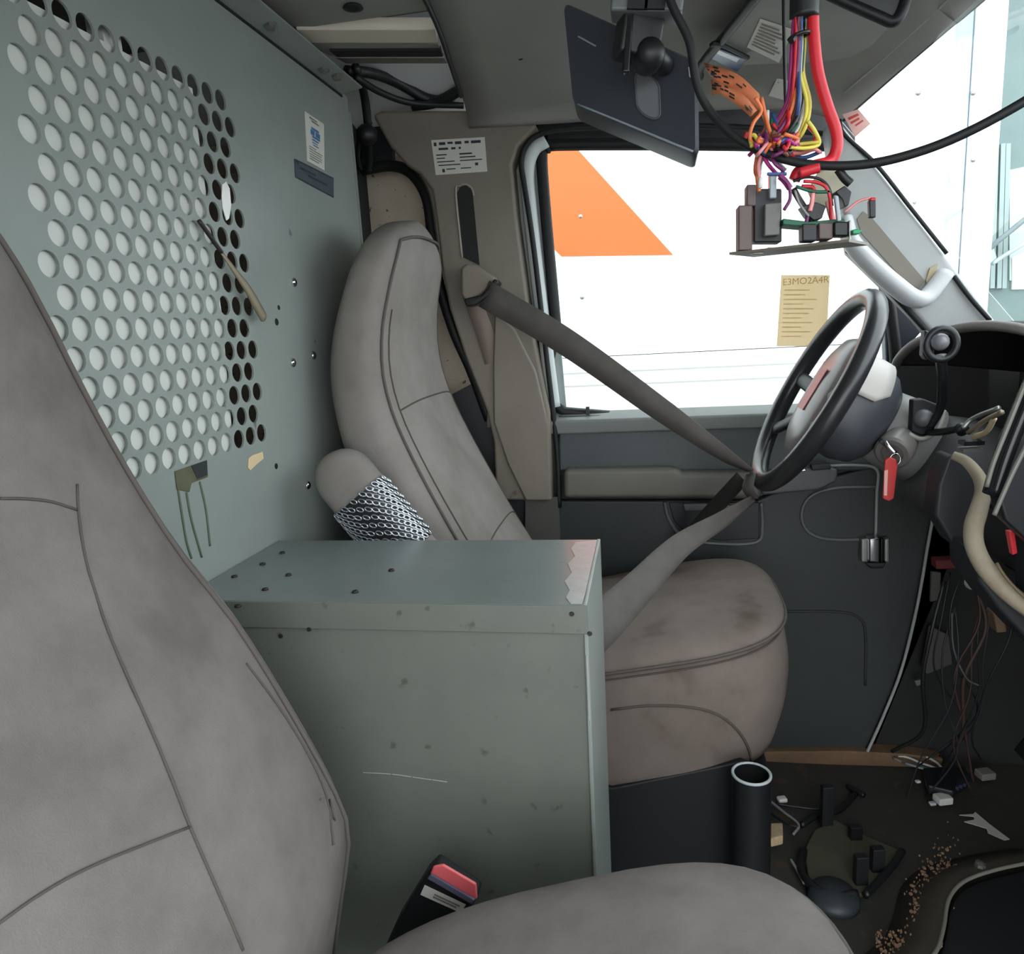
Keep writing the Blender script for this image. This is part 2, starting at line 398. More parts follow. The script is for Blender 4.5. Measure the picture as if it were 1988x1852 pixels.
# the flat faces look into the cab
sheet('top_rail', [V(XP, PY0, 1.484), V(XP+.045, PY0, 1.492), V(XP+.045, PY0, 1.495), V(XP, PY0, 1.489)], (0, 1.82, 0), STEEL, wb, bevel=.001)
sheet('rail_seam', [V(XP, PY0, 1.480), V(XP+.002, PY0, 1.480), V(XP+.002, PY0, 1.484), V(XP, PY0, 1.484)], (0, 1.82, 0), RUBBER, wb)
sheet('edge_flange', [V(XP-.02, PY1, PZ0), V(XP+.004, PY1, PZ0), V(XP+.004, PY1, 1.46), V(XP-.02, PY1, 1.46)], (0, .004, 0), STEEL, wb)
for px, py in ((525, 48), (628, 133), (655, 147)):
    p = on(px, py, 'z', 1.489); obj('bolt', lathe(NB(), p, (.15, 0, -1), [(.011, 0), (.011, .004), (.006, .008)], 6), ALU, wb)
for px, py in ((568, 704), (608, 690), (597, 942), (570, 548)):
    p = on(px, py, 'x', XP); obj('screw', lathe(NB(), p, (1, 0, 0), [(.008, 0), (.007, .003), (.003, .005)], 10), CHROME, wb, smooth=True)
for px, py, r in ((537, 625, .006), (541, 597, .004), (536, 905, .005), (480, 640, .003)):
    p = on(px, py, 'x', XP); obj('screw_hole', lathe(NB(), p-V(.0, 0, 0), (1, 0, 0), [(r, 0), (r*.9, .0008)], 10), RUBBER, wb)
ws = T('white_backing_sheet', 'white sheet fixed behind the perforated grille, darker void beside it', 'panel')
q = [V(-.5862, .1, 1.346), V(-.5862, .957, 1.346), V(-.5862, .957, 1.05), V(-.5862, .930, .70), V(-.5862, .1, .70)]
sheet('sheet', q, (-.004, 0, 0), WHITE_SHEET, ws)
for yy in (.45, .8): sheet('batten', [V(-.591, yy, .7), V(-.591, yy+.03, .7), V(-.591, yy+.03, 1.46), V(-.591, yy, 1.46)], (-.02, 0, 0), WHITE_SHEET, ws)

# floor, hold, roof
o = sheet('wall_back_or_added_divider', [V(-.665, 1.50, -.05), V(-.665, 1.84, -.05), V(-.665, 1.84, 1.6), V(-.665, 1.50, 1.6)], (-.01, 0, 0), CARGO); tag(o, kind='structure')  # added dark divider, blocks cab light so the grille holes stay black
fl = sheet('floor', [V(-3, -.35, -.05), V(1.25, -.35, -.05), V(1.25, 1.75, -.05), V(-3, 1.75, -.05)], (0, 0, -.05), FLOOR); tag(fl, kind='structure')
hold = NB()
grid(hold, [[V(-3, -.4, -.05), V(-3, 1.8, -.05)], [V(-3, -.4, 1.6), V(-3, 1.8, 1.6)]])
o = obj('wall_rear', hold, CARGO, solid=.02); tag(o, kind='structure')
o = sheet('wall_right', [V(-3, -.4, -.05), V(-.60, -.4, -.05), V(-.60, -.4, 1.6), V(-3, -.4, 1.6)], (0, .02, 0), CARGO); tag(o, kind='structure')
o = sheet('wall_left', [V(-3, 1.80, -.05), V(-.40, 1.80, -.05), V(-.40, 1.80, 1.46), V(-3, 1.80, 1.46)], (0, .02, 0), SPECK); tag(o, kind='structure')
# curved body skin above the hold wall, bare and pale
o = obj('trim_1', grid(NB(), [[V(x, 1.81, 1.40), V(x, 1.80, 1.46), V(x, 1.74, 1.535), V(x, 1.60, 1.585)] for x in (-3, -1.2, -.62, -.30)]), BODYW, solid=.006, smooth=True); tag(o, kind='structure')
o = sheet('ceiling', [V(-3, -.4, 1.60), V(-.30, -.4, 1.60), V(-.30, 1.62, 1.60), V(-3, 1.62, 1.60)], (0, 0, .02), LINER); tag(o, kind='structure')
# lowered grey roof sheet between bulkhead and headliner
rs = sheet('roof_sheet', [V(-.575, -.35, 1.515), V(-.28, -.35, 1.515), V(-.28, 1.235, 1.515), V(-.575, 1.235, 1.515)], (0, 0, .004), LINER, o)
p = on(685, 12, 'z', 1.515); obj('grommet', lathe(NB(), p, (0, 0, -1), [(.014, 0), (.016, .003), (.008, .004)], 14), RUBBER, o, smooth=True)
sheet('cross_bar', OZ(1.51, [(575, 58), (845, 58), (850, 84), (595, 84)]), (0, 0, .02), BODYW, o, bevel=.002)
sheet('cross_bar', OZ(1.512, [(595, 86), (850, 86), (862, 108), (640, 108)]), (0, 0, .015), LINER, o)
sheet('gap_strip', OZ(1.508, [(640, 99), (856, 98), (860, 110), (655, 111)]), (0, 0, .008), RUBBER, o)
sheet('cross_bar', OZ(1.515, [(650, 113), (862, 113), (870, 124), (672, 124)]), (0, 0, .012), ALU, o, bevel=.002)

o = sheet('wall_right', [V(-.60, -.12, -.05), V(-.34, -.12, -.05), V(-.30, -.12, 1.5), V(-.60, -.12, 1.5)], (0, -.10, 0), TRIM); tag(o, kind='structure')
o = sheet('trim_13', [V(-.60, -.12, 1.40), V(.42, -.12, 1.40), V(.40, -.12, 1.55), V(-.60, -.12, 1.55)], (0, -.10, 0), TRIM); tag(o, kind='structure')
# headliner: flat over the cab, rolling down into the door header
def liner_sec(x, zr):
    return [V(x, -.30, zr-.02), V(x, .1, zr+.01), V(x, .6, zr+.015), V(x, 1.0, zr+.01), V(x, 1.25, zr), V(x, 1.42, zr-.012), V(x, 1.55, zr-.026), V(x, 1.63, zr-.045), V(x, 1.655, zr-(.062 if x < -.25 else .085))]
def edge_shift(sec, dx): return [V(p.x+dx*(1 if p.y < 1.2 else 1-(p.y-1.2)*.35), p.y, p.z) for p in sec]
secs = []
for x, z in ((-.31, 1.515), (-.10, 1.52), (.15, 1.515), (.30, 1.50)): secs.append(liner_sec(x, z))
secs[0] = [V(p.x-.055*max(0, (p.y-1.15))/.5, p.y, p.z-.004) for p in secs[0]]
last = [V(.50, -.30, 1.40), V(.53, .1, 1.44), V(.545, .6, 1.45), on(1905, 0, 'z', 1.45), on(1850, 45, 'z', 1.445), on(1800, 88, 'z', 1.435), on(1740, 140, 'z', 1.42), on(1672, 200, 'z', 1.40), on(1634, 234, 'y', 1.63)]
secs.append(last)
fine = [cat(q_, 4) for q_ in secs]
cols = [cat([q_[k] for q_ in fine], 4) for k in range(len(fine[0]))]
hl = obj('ceiling', grid(NB(), cols), LINER, smooth=True, solid=.008); tag(hl, kind='structure')
from mathutils.bvhtree import BVHTree
_pts = [p for c_ in cols for p in c_]; _nc = len(cols[0])
_pol = [(a*_nc+b, a*_nc+b+1, (a+1)*_nc+b+1, (a+1)*_nc+b) for a in range(len(cols)-1) for b in range(_nc-1)]
LBVH = BVHTree.FromPolygons(_pts, _pol)
def onliner(px, py, off=.005):
    """point of the headliner surface seen at a pixel, a little below it"""
    r = Vector(RM @ np.array([(px-994.)/1400., (py-926.)/1400., 1.])).normalized()
    h = LBVH.ray_cast(Vector(CAM), r)[0]
    return (h if h is not None else on(px, py, 'z', 1.45))-r*off
pl = cat([p+V(-.002, 0, -.004) for p in secs[0][2:7]], 4)
obj('edge_lip', tube(NB(), pl, .0045, 8, smooth=0), DKGREY, hl, smooth=True)
for px, py in ((1010, 112),):
    p = onliner(px, py); obj('screw_hole', lathe(NB(), p, (0, -.35, -1), [(.007, -.002), (.0075, .0), (.004, .002)], 10), RUBBER, hl)
pl = cat([p+V(.002, 0, 0) for p in last], 4)
obj('windshield_seal', tube(NB(), pl, .0035, 8, smooth=0), RUBBER, hl, smooth=True)
roof = obj('roof', grid(NB(), [[V(x, y, 1.66-.12*abs(y-.7)**3) for y in (-.42, 0, .7, 1.4, 1.84)] for x in (-3.05, -1, .2, .42)]), TRAILER, solid=.01); tag(roof, kind='structure')

# upper door header and B pillar trim
YB = 1.655
bp = [(722, 222), (740, 214), (1000, 213), (1030, 226), (1042, 246), (1005, 285), (994, 320), (1003, 420), (1030, 620), (1068, 800), (1072, 972), (962, 972), (958, 860), (945, 800), (905, 700), (872, 600), (858, 530), (848, 440), (838, 370), (815, 338), (790, 322), (757, 285)]
tp = sheet('trim_2', OY(YB, bp), (0, .07, 0), TRIM, bevel=.008, seg=3); tag(tp, kind='structure')
sl = [(887, 375), (893, 363), (904, 360), (914, 367), (918, 380), (931, 515), (900, 500)]
sheet('belt_slot', OY(YB-.0015, sl), (0, .004, 0), RUBBER, tp)
obj('slot_rim', tube(NB(), OY(YB-.002, [(897, 500), (885, 375), (893, 361), (905, 358), (916, 366), (920, 380)]), .0022, 6), mat('pale rim', (168, 160, 146), .5), tp, smooth=True)
sheet('lower_cover', OY(YB-.012, [(960, 600), (1000, 640), (1040, 720), (1066, 830), (1071, 972), (1020, 972), (985, 900), (958, 820), (957, 700)]), (0, .012, 0), TRIM, tp, bevel=.005)
sheet('lower_panel', OY(YB+.01, [(1020, 965), (1085, 965), (1090, 1120), (1020, 1120)]), (0, .04, 0), mat('lower pillar', (84, 82, 76), .6), tp)
sheet('lower_filler', OY(YB+.03, [(850, 780), (1000, 700), (1075, 960), (1080, 1500), (700, 1500), (760, 900)]), (0, .03, 0), DKGREY, tp)
o = obj('trim_3', tube(NB(), OV([(1086, 985, 1.67), (1083, 900, 1.67), (1076, 820, 1.67), (1062, 700, 1.67), (1036, 480, 1.67), (1018, 360, 1.67), (1012, 318, 1.67), (1020, 285, 1.665), (1045, 262, 1.66), (1100, 250, 1.655), (1250, 245, 1.65), (1420, 246, 1.65), (1640, 262, 1.65)]), .006, 10), RUBBER, smooth=True); tag(o, kind='structure')
o = obj('trim_4', tube(NB(), OV([(1075, 790, 1.69), (1066, 720, 1.69), (1046, 560, 1.69), (1028, 400, 1.69), (1024, 330, 1.69), (1036, 290, 1.69), (1060, 272, 1.69)]), .016, 10), mat('bright jamb', (206, 212, 212), .4), smooth=True); tag(o, kind='structure')
o = sheet('trim_11', OY(1.712, [(996, 262), (1064, 262), (1056, 300), (1066, 420), (1086, 640), (1100, 800), (1092, 990), (1040, 990), (1010, 640), (990, 400)]), (0, .01, 0), mat('pale jamb', (168, 172, 172), .5)); tag(o, kind='structure')
o = sheet('trim_12', OY(1.712, [(1000, 214), (1300, 204), (1660, 204), (1660, 292), (1060, 288), (1000, 300)]), (0, .01, 0), DKGREY); tag(o, kind='structure')
# belt opening behind the pillar: dark quarter frame
o = obj('trim_5', tube(NB(), OV([(702, 330, 1.74), (760, 322, 1.74), (800, 338, 1.73), (828, 385, 1.72), (838, 450, 1.71), (850, 540, 1.70), (880, 640, 1.69), (915, 720, 1.69), (950, 815, 1.69)]), .013, 8), RUBBER, smooth=True); tag(o, kind='structure')
o = sheet('trim_6', OY(1.725, [(860, 560), (945, 600), (960, 830), (930, 760), (890, 670)]), (0, .01, 0), DKGREY); tag(o, kind='structure')
o = sheet('trim_7', OY(1.76, [(700, 190), (760, 190), (762, 318), (702, 322)]), (0, .02, 0), DKGREY); tag(o, kind='structure')

# ------------------------------------------------------------------ driver's door
YD = 1.68
d = T('door_1', None, None, kind='structure')
sheet('door_shell', [V(-.24, YD+.02, -.045), V(.52, YD+.02, -.045), V(.66, YD+.02, .42), V(.70, YD+.02, .80), V(-.24, YD+.02, .80)], (0, .06, 0), DOORP, d)
sheet('upper_panel', OY(YD, [(1084, 806), (1500, 806), (1722, 800), (1760, 915), (1084, 915)]), (0, .03, 0), DOORM, d, bevel=.006)
sheet('lower_panel', OY(YD-.002, [(1084, 972), (1470, 972), (1500, 958), (1700, 905), (1838, 905), (1805, 1050), (1770, 1230), (1735, 1340), (1680, 1465), (1084, 1465)]), (0, .03, 0), DOORP, d, bevel=.006)
obj('window_ledge', prism(NB(), [V(-.24, YD-.016, .797), V(-.24, YD+.03, .815), V(-.24, YD+.03, .76), V(-.24, YD-.01, .765)], (.93, 0, 0)), mat('ledge vinyl', (132, 136, 134), .5, c2=(116, 120, 118), scale=8, amt=.6), d, bevel=.005)
arm = OY(YD-.035, [(1094, 912), (1310, 908), (1325, 918), (1480, 918), (1480, 968), (1094, 968)])
sheet('armrest', arm, (0, .05, 0), DOORT, d, bevel=.012, seg=3)
sw = sheet('switch_panel', OY(YD-.05, [(1480, 925), (1600, 905), (1628, 912), (1625, 935), (1590, 952), (1480, 962)]), (0, .06, 0), MIDGREY, d, bevel=.006)
sheet('window_switch', OY(YD-.054, [(1575, 903), (1612, 901), (1614, 911), (1577, 914)]), (0, .02, 0), BLACK, sw, bevel=.002)
sheet('window_switch', OY(YD-.054, [(1545, 910), (1564, 907), (1566, 915), (1547, 918)]), (0, .02, 0), CHROME, sw, bevel=.002)
obj('pull_recess', tube(NB(), OY(YD-.004, [(1290, 975), (1300, 1010), (1330, 1045), (1400, 1056), (1470, 1052), (1480, 1020), (1478, 975)]), .0045, 8), mat('recess edge', (96, 100, 100), .4), d, smooth=True)
sheet('recess_cup', OY(YD-.006, [(1298, 976), (1474, 976), (1474, 1046), (1400, 1050), (1335, 1040), (1308, 1010)]), (0, .006, 0), BLACK, d, bevel=.002)
sheet('inner_handle', OY(YD-.022, [(1325, 978), (1410, 976), (1430, 990), (1330, 994)]), (0, .016, 0), MIDGREY, d, bevel=.004)
obj('pocket_groove', tube(NB(), OY(YD-.004, [(1700, 945), (1620, 948), (1572, 965), (1556, 1000), (1570, 1033), (1610, 1047), (1690, 1047)]), .004, 8), mat('recess edge', (96, 100, 100), .4), d, smooth=True)
obj('pocket_groove', tube(NB(), OY(YD-.003, [(1520, 1187), (1630, 1188), (1668, 1200), (1680, 1230), (1680, 1330)]), .003, 8), mat('groove dark', (48, 52, 52), .6), d, smooth=True)
obj('pocket_ridge', tube(NB(), OY(YD-.008, [(1600, 905), (1660, 903), (1702, 912), (1702, 960), (1700, 1040)]), .0035, 8), mat('ridge grey', (150, 152, 150), .4), d, smooth=True)
ch = T('chrome_clamp', 'small chrome clamp on the dark door panel below the ignition key', 'clamp')
for x0, x1, dep, m_ in ((1672, 1686, .02, ALU), (1688, 1708, .035, CHROME), (1709, 1716, .02, BLACKG), (1717, 1728, .02, ALU)):
    sheet('clamp_plate', OY(YD-.004-dep, [(x0, 1047), (x1, 1045), (x1, 1093), (x0, 1091)]), (0, dep, 0), m_, ch, bevel=.003)
sheet('clamp_foot', OY(YD-.02, [(1678, 1092), (1722, 1092), (1715, 1104), (1690, 1104)]), (0, .018, 0), BLACK, ch, bevel=.003)
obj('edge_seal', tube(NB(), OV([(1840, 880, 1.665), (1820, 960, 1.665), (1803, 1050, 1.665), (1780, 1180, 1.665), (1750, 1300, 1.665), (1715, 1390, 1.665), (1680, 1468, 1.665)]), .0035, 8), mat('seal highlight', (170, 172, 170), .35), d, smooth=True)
# window frame + glass
o = T('window_1', None, None, kind='structure')
fr = [(1052, 300), (1064, 287), (1085, 281), (1300, 280), (1500, 282), (1625, 284), (1648, 320), (1655, 480), (1716, 548), (1740, 720), (1722, 800), (1094, 800), (1080, 640), (1060, 420)]
P = OY(1.705, fr)
obj('rubber_frame', tube(NB(), P, .013, 8, closed=True, smooth=3), RUBBER, o, smooth=True)
sheet('pane', P, (0, .004, 0), glassmat('window glass'), o)
obj('track_pin', obox(NB(), on(1141, 798, 'y', 1.69), [(1, 0, 0), (0, 1, 0), (0, 0, 1)], (.004, .004, .010)), BLACK, o)
sheet('mirror_sail', OY(1.712, [(1714, 545), (1800, 632), (1740, 700), (1722, 745)]), (0, .03, 0), mat('sail panel', (58, 64, 74), .4), o, bevel=.004)
nt_ = T('notice_sheet', 'tan paper notice stuck on the driver window behind the wheel rim', 'notice')
nq = OY(1.700, [(1517, 534), (1611, 534), (1604, 672), (1508, 672)])
sheet('paper', nq, (0, .0012, 0), translu('tan translucent paper', (236, 222, 196)), nt_)
text('printed_heading', 'E3MO2A4R', on(1519, 554, 'y', 1.6975), (1, 0, 0), (0, 0, 1), .0195, translu('notice ink', (196, 182, 144)), nt_)
rc = []
for i in range(11):
    v = .20+i*.065; rc.append((.08, v, random.uniform(.45, .92), v+.018))
print_lines('printed_text', nq, rc, translu('notice faint ink', (222, 206, 176)), nt_, (0, -1, 0), .001)

# A pillar with its grab handle, dash side
ap = sheet('trim_8', OY(1.60, [(1606, 236), (1634, 236), (1700, 318), (1800, 446), (1935, 622), (1960, 660), (1815, 660), (1784, 622), (1716, 552), (1652, 490), (1640, 420), (1618, 330)]), (0, .06, 0), TRIMP, bevel=.012, seg=3); tag(ap, kind='structure')
sheet('grip_recess', OY(1.597, [(1676, 410), (1694, 424), (1796, 545), (1784, 560), (1762, 552), (1672, 452), (1664, 425)]), (0, .006, 0), RECESS, ap)
obj('grab_handle', tube(NB(), OV([(1640, 425, 1.585), (1652, 468, 1.57), (1690, 512, 1.56), (1740, 556, 1.56), (1775, 580, 1.56), (1800, 575, 1.57), (1836, 530, 1.585)]), lambda t: .018+.004*math.sin(t*3.14), 12, flat=.8), mat('handle plastic', (188, 190, 192), .4), ap, smooth=True)
sheet('recess_end', OY(1.594, [(1798, 545), (1806, 520), (1822, 512), (1814, 540), (1800, 556)]), (0, .006, 0), mat('worn beige', (176, 160, 132), .6), ap)
obj('pillar_seal', tube(NB(), OV([(1630, 232, 1.60), (1640, 262, 1.60), (1700, 318, 1.598), (1765, 400, 1.598), (1838, 492, 1.598)]), .004, 6), RUBBER, ap, smooth=True)
obj('pillar_seal', tube(NB(), OV([(1852, 536, 1.595), (1885, 580, 1.592), (1922, 622, 1.59)]), .0045, 6), RUBBER, ap, smooth=True)
obj('door_side_seal', tube(NB(), OV([(1645, 485, 1.598), (1690, 528, 1.598), (1725, 562, 1.598), (1790, 632, 1.598), (1808, 656, 1.6)]), .006, 8), RUBBER, ap, smooth=True)
# windshield
o = T('window_2', None, None, kind='structure')
top = [tuple(last[8]), tuple(last[5]), tuple(last[3]+V(.0, -.15, .0)), tuple(last[2]), (.51, -.25, 1.40)]
bot = [(.76, 1.62, .93), (.86, 1.3, .94), (.93, .8, .95), (.93, .3, .95), (.80, -.25, .93)]
obj('pane', grid(NB(), [[V(*p) for p in top], [V(*p) for p in bot]]), glassmat('windshield glass', (.95, .98, .98)), o, smooth=True, solid=.004)
st = T('windshield_sticker', 'faded red and white sticker at the windshield top corner', 'sticker')
sq = [on(px, py, 'y', 1.58) for px, py in ((1636, 222), (1666, 212), (1690, 240), (1660, 266))]
sheet('paper', sq, V(0, .001, 0), translu('faded pink sticker', (244, 214, 208)), st)
print_lines('printed_text', sq, [(.15, .2, .8, .32), (.15, .4, .7, .5), (.3, .6, .8, .68)], translu('faded red ink', (222, 120, 110)), st, (0, -1, 0), .001)

# ------------------------------------------------------------------ overhead: visor, labels, flyers
vs = T('sun_visor', 'grey driver sun visor lifted against the ceiling with labels on it', 'visor')
vp = OZ(1.452, [(1362, 128), (1492, -40), (1560, -110), (1800, -40), (1722, 60), (1680, 108), (1600, 122), (1440, 128)])
sheet('visor_panel', vp, (0, 0, .014), mat('visor vinyl', (154, 154, 150), .7, c2=(142, 142, 138), scale=8, amt=.6, bump=.1, bscale=500), vs, bevel=.005)
obj('visor_edge', tube(NB(), OZ(1.450, [(1358, 150), (1362, 126), (1420, 55), (1475, -15), (1520, -70)]), .008, 8), BLACK, vs, smooth=True)
obj('liner_seam', tube(NB(), [onliner(*q_) for q_ in ((1572, 225), (1640, 178), (1700, 128), (1760, 74), (1810, 28), (1850, -10))], .002, 6), mat('pale seam', (170, 170, 166), .6), hl, smooth=True)
def label_quad(name, lab, cat_, pts, m_, rows, inkm, nrm, ext, off=.0008, grp=None):
    t_ = T(name, lab, cat_, grp)
    sheet('paper', pts, ext, m_, t_)
    rc = []
    for v, segs in rows:
        for u0, u1, h in segs: rc.append((u0, v, u1, v+h))
    print_lines('printed_text', pts, rc, inkm, t_, nrm, off)
    return t_
rowsA = [(.1+i*.1, [(.08, random.uniform(.6, .92), .045)]) for i in range(8)]
label_quad('visor_warning_label', 'pale printed warning label on the sun visor behind the black cord', 'label', OZ(1.4505, [(1476, 37), (1540, 58), (1512, 122), (1450, 92)]), PAPER, rowsA, INKL, (0, 0, -1), V(0, 0, .0006))
label_quad('visor_small_label', 'small blank white label on the headliner just above the wire knot', 'label', [onliner(*q_) for q_ in ((1510, 150), (1545, 160), (1535, 198), (1492, 186))], PAPER, [(.2, [(.1, .5, .04)])], INKL, (0, 0, -1), V(0, 0, .0006))
vc = T('visor_card', 'glossy navy blue card tucked under the visor edge', 'card')
sheet('card', OZ(1.445, [(1375, 112), (1388, 92), (1448, 116), (1432, 140)]), (0, 0, .003), NAVY, vc, bevel=.001)
sheet('card_band', OZ(1.4445, [(1384, 101), (1389, 95), (1436, 114), (1430, 121)]), (0, 0, .0004), mat('card white', (226, 230, 240), .2), vc)
obj('card_holder', tube(NB(), OZ(1.445, [(1380, 88), (1395, 85), (1452, 112)]), .004, 6), BLACK, vc, smooth=True)
for i, (lab, pts) in enumerate((('upper orange printed flyer hanging crumpled from the visor', [(1364, 122), (1376, 120), (1430, 148), (1474, 182), (1478, 216), (1436, 190), (1390, 160), (1380, 140)]),
                                ('lower orange printed flyer folded beneath the other flyer', [(1382, 150), (1400, 160), (1440, 186), (1474, 214), (1470, 236), (1440, 212), (1400, 188), (1384, 180)]))):
    f = T('orange_flyer', lab, 'flyer', 'orange flyers on the visor')
    yv = 1.30-.02*i
    P = OY(yv, pts); n = len(P)//2
    A = P[:n]; B = P[n:][::-1]
    for k, p in enumerate(A): p.y += .012*math.sin(k*2.1+i)
    for k, p in enumerate(B): p.y += .012*math.cos(k*2.3)
    bm = NB(); grid(bm, [cat(A, 4), cat([(a+b)/2+V(0, -.006*(k % 2), 0) for k, (a, b) in enumerate(zip(A, B))], 4), cat(B, 4)])
    obj('paper', bm, ORANGE, f, solid=.0008, smooth=True)
    bm = NB()
    for k in range(16):
        u, v = random.uniform(.08, .9), random.uniform(.15, .85)
        a = cat(A, 4); b = cat(B, 4); j = min(int(u*(len(a)-1)), len(a)-2)
        c0 = a[j].lerp(b[j], v)+V(0, -.006, 0); e = (a[j+1]-a[j]).normalized()
        obox(bm, c0, [e, (0, 1, 0), (0, 0, 1)], (random.uniform(.003, .006), .0004, .0012))
    obj('printed_text', bm, INK, f)
mv = T('overhead_mirror', 'black edged grey mirror housing hanging at the top edge', 'mirror')
sheet('housing', OY(1.18, [(1590, -30), (1700, 22), (1735, 36), (1752, 20), (1765, -40)]), (0, .02, .0), MIDGREY, mv, bevel=.004)
obj('rim', tube(NB(), OY(1.18, [(1590, -20), (1650, 8), (1705, 32), (1730, 42), (1744, 34), (1756, 8), (1768, -40)]), .008, 8), BLACK, mv, smooth=True)

# ------------------------------------------------------------------ stickers on the bulkhead
def OXq(x, pts): return OX(x, pts)
q = OXq(XP+.0012, [(592, 216), (629, 241), (630, 331), (597, 312)])
t_ = label_quad('instruction_sticker', 'white sticker with blue emblem high on the steel bulkhead', 'sticker', q, PAPER, [(.05, [(.2, .6, .03)]), (.1, [(.3, .7, .03)])]+[(.66+.05*i, [(.12, random.uniform(.5, .9), .018)]) for i in range(6)], INKL, (1, 0, 0), V(-.001, 0, 0))
print_lines('blue_emblem', q, [(.28, .24, .68, .29), (.24, .30, .44, .40), (.50, .30, .74, .40), (.32, .41, .74, .45), (.3, .48, .66, .51), (.3, .54, .6, .56), (.34, .59, .66, .61)], BLUEINK, t_, (1, 0, 0), .0009)
q = OXq(XP+.0014, [(572, 308), (648, 346), (648, 384), (574, 344)])
t_ = T('maker_plate', 'small dark metal plate under the white sticker on the bulkhead', 'plate')
sheet('plate', q, V(-.001, 0, 0), NAMEPL, t_)
print_lines('printed_text', q, [(.12, .3, .5, .4), (.3, .5, .8, .6), (.02, .0, .98, .05), (.02, .95, .98, 1.), (.03, .08, .08, .22)], mat('plate ink', (50, 58, 66), .5), t_, (1, 0, 0), .0008)
t_ = T('tape_scrap', 'dirty tape scrap with dried drips below the perforated grille', 'tape')
q = OXq(XP+.0014, [(340, 915), (402, 893), (404, 926), (372, 938), (368, 955), (344, 950)])
sheet('tape', q, V(-.001, 0, 0), TAPE, t_)
sheet('tape_patch', OXq(XP+.0022, [(372, 904), (402, 894), (403, 922), (384, 930)]), V(-.0006, 0, 0), DKGREY, t_)
for pts in ([(346, 950), (352, 990), (362, 1050), (372, 1084)], [(362, 956), (372, 1010), (392, 1082)], [(388, 935), (400, 990), (408, 1060)]):
    obj('drip', tube(NB(), OX(XP+.0008, pts), .0016, 6), GLUE, t_, smooth=True)
o = sheet('tape_scrap', OX(XP+.0014, [(483, 890), (490, 884), (510, 877), (512, 890), (500, 900), (486, 913), (482, 908)]), V(-.001, 0, 0), mat('cream tape', (222, 196, 156), .6)); tag(o, 'torn cream paper scrap right of the grille bottom corner', 'scrap')
o = obj('glare_smear', prism(NB(), OX(XP+.0016, [(432, 358), (439, 352), (446, 366), (449, 398), (445, 424), (440, 428), (433, 404), (431, 380)]), V(-.0012, 0, 0)), mat('white glare', (232, 230, 226), .15)); tag(o, 'white glare patch painted over holes at the grille side', 'tape')  # white patch stands in for a bright glare on the plate
lv = T('latch_lever', 'tan metal lever poking diagonally through the grille holes', 'lever')
A, B, Cc, D = on(386, 428, 'x', -.576), on(430, 490, 'x', -.571), on(480, 560, 'x', -.565), on(514, 620, 'x', -.562)
obj('blade', tube(NB(), [B, B.lerp(Cc, .5), Cc, Cc.lerp(D, .6), D], lambda t: .003+.007*min(1, t*1.5)-(0.004 if t > .98 else 0), 10, flat=.35, flatdir=(1, 0, 0)), TANM, lv, smooth=True)
obj('shank', tube(NB(), [A, A.lerp(B, .5), B], .003, 8), mat('dark iron', (58, 54, 50), .5, .5), lv, smooth=True)
# label on the pillar
q = OY(YB-.0012, [(837, 272), (941, 266), (946, 333), (846, 340)])
label_quad('airbag_label', 'cream printed caution label on the pillar above the belt slot', 'label', q, PAPER,
  [(.08, [(.04, .09, .1), (.14, .26, .08), (.30, .40, .06), (.44, .56, .08), (.62, .70, .07), (.74, .92, .08)]), (.24, [(.12, .3, .06), (.36, .44, .06), (.5, .54, .06)]),
   (.42, [(.06, .26, .035), (.5, .74, .045)]), (.52, [(.06, .22, .03), (.5, .8, .035)]), (.62, [(.06, .4, .03), (.5, .92, .03)]), (.72, [(.08, .5, .03), (.78, .84, .08)]), (.84, [(.14, .19, .1), (.22, .4, .03), (.5, .7, .03)])], INK, (0, -1, 0), V(0, .0008, 0))
# harness hanging behind the pillar
hn = T('wiring_harness', 'black cable harness sagging in the open roof corner', 'cable')
for pts, r in (([(672, 138, 1.5), (720, 142, 1.55), (770, 160, 1.62), (830, 192, 1.66), (880, 196, 1.66)], .011), ([(690, 150, 1.5), (740, 180, 1.58), (800, 200, 1.64), (900, 205, 1.66)], .007),
               ([(900, 170, 1.64), (870, 188, 1.65), (840, 200, 1.66), (800, 205, 1.66)], .012), ([(690, 130, 1.5), (706, 180, 1.58), (714, 240, 1.62), (718, 300, 1.66), (714, 330, 1.68)], .009), ([(720, 235, 1.62), (702, 262, 1.62), (694, 300, 1.64), (700, 330, 1.66)], .006)):
    obj('cable', tube(NB(), OV(pts), r, 8), BLACK, hn, smooth=True)
obj('tape_knot', lathe(NB(), on(712, 262, 'y', 1.615), (0, 0, 1), [(.01, -.02), (.022, -.012), (.024, .008), (.012, .02)], 10), BLACK, hn, smooth=True)
o = sheet('trim_9', OY(1.72, [(640, 207), (705, 207), (705, 222), (650, 222)]), (0, .01, 0), mat('pinkish rail', (176, 162, 154), .6)); tag(o, kind='structure')

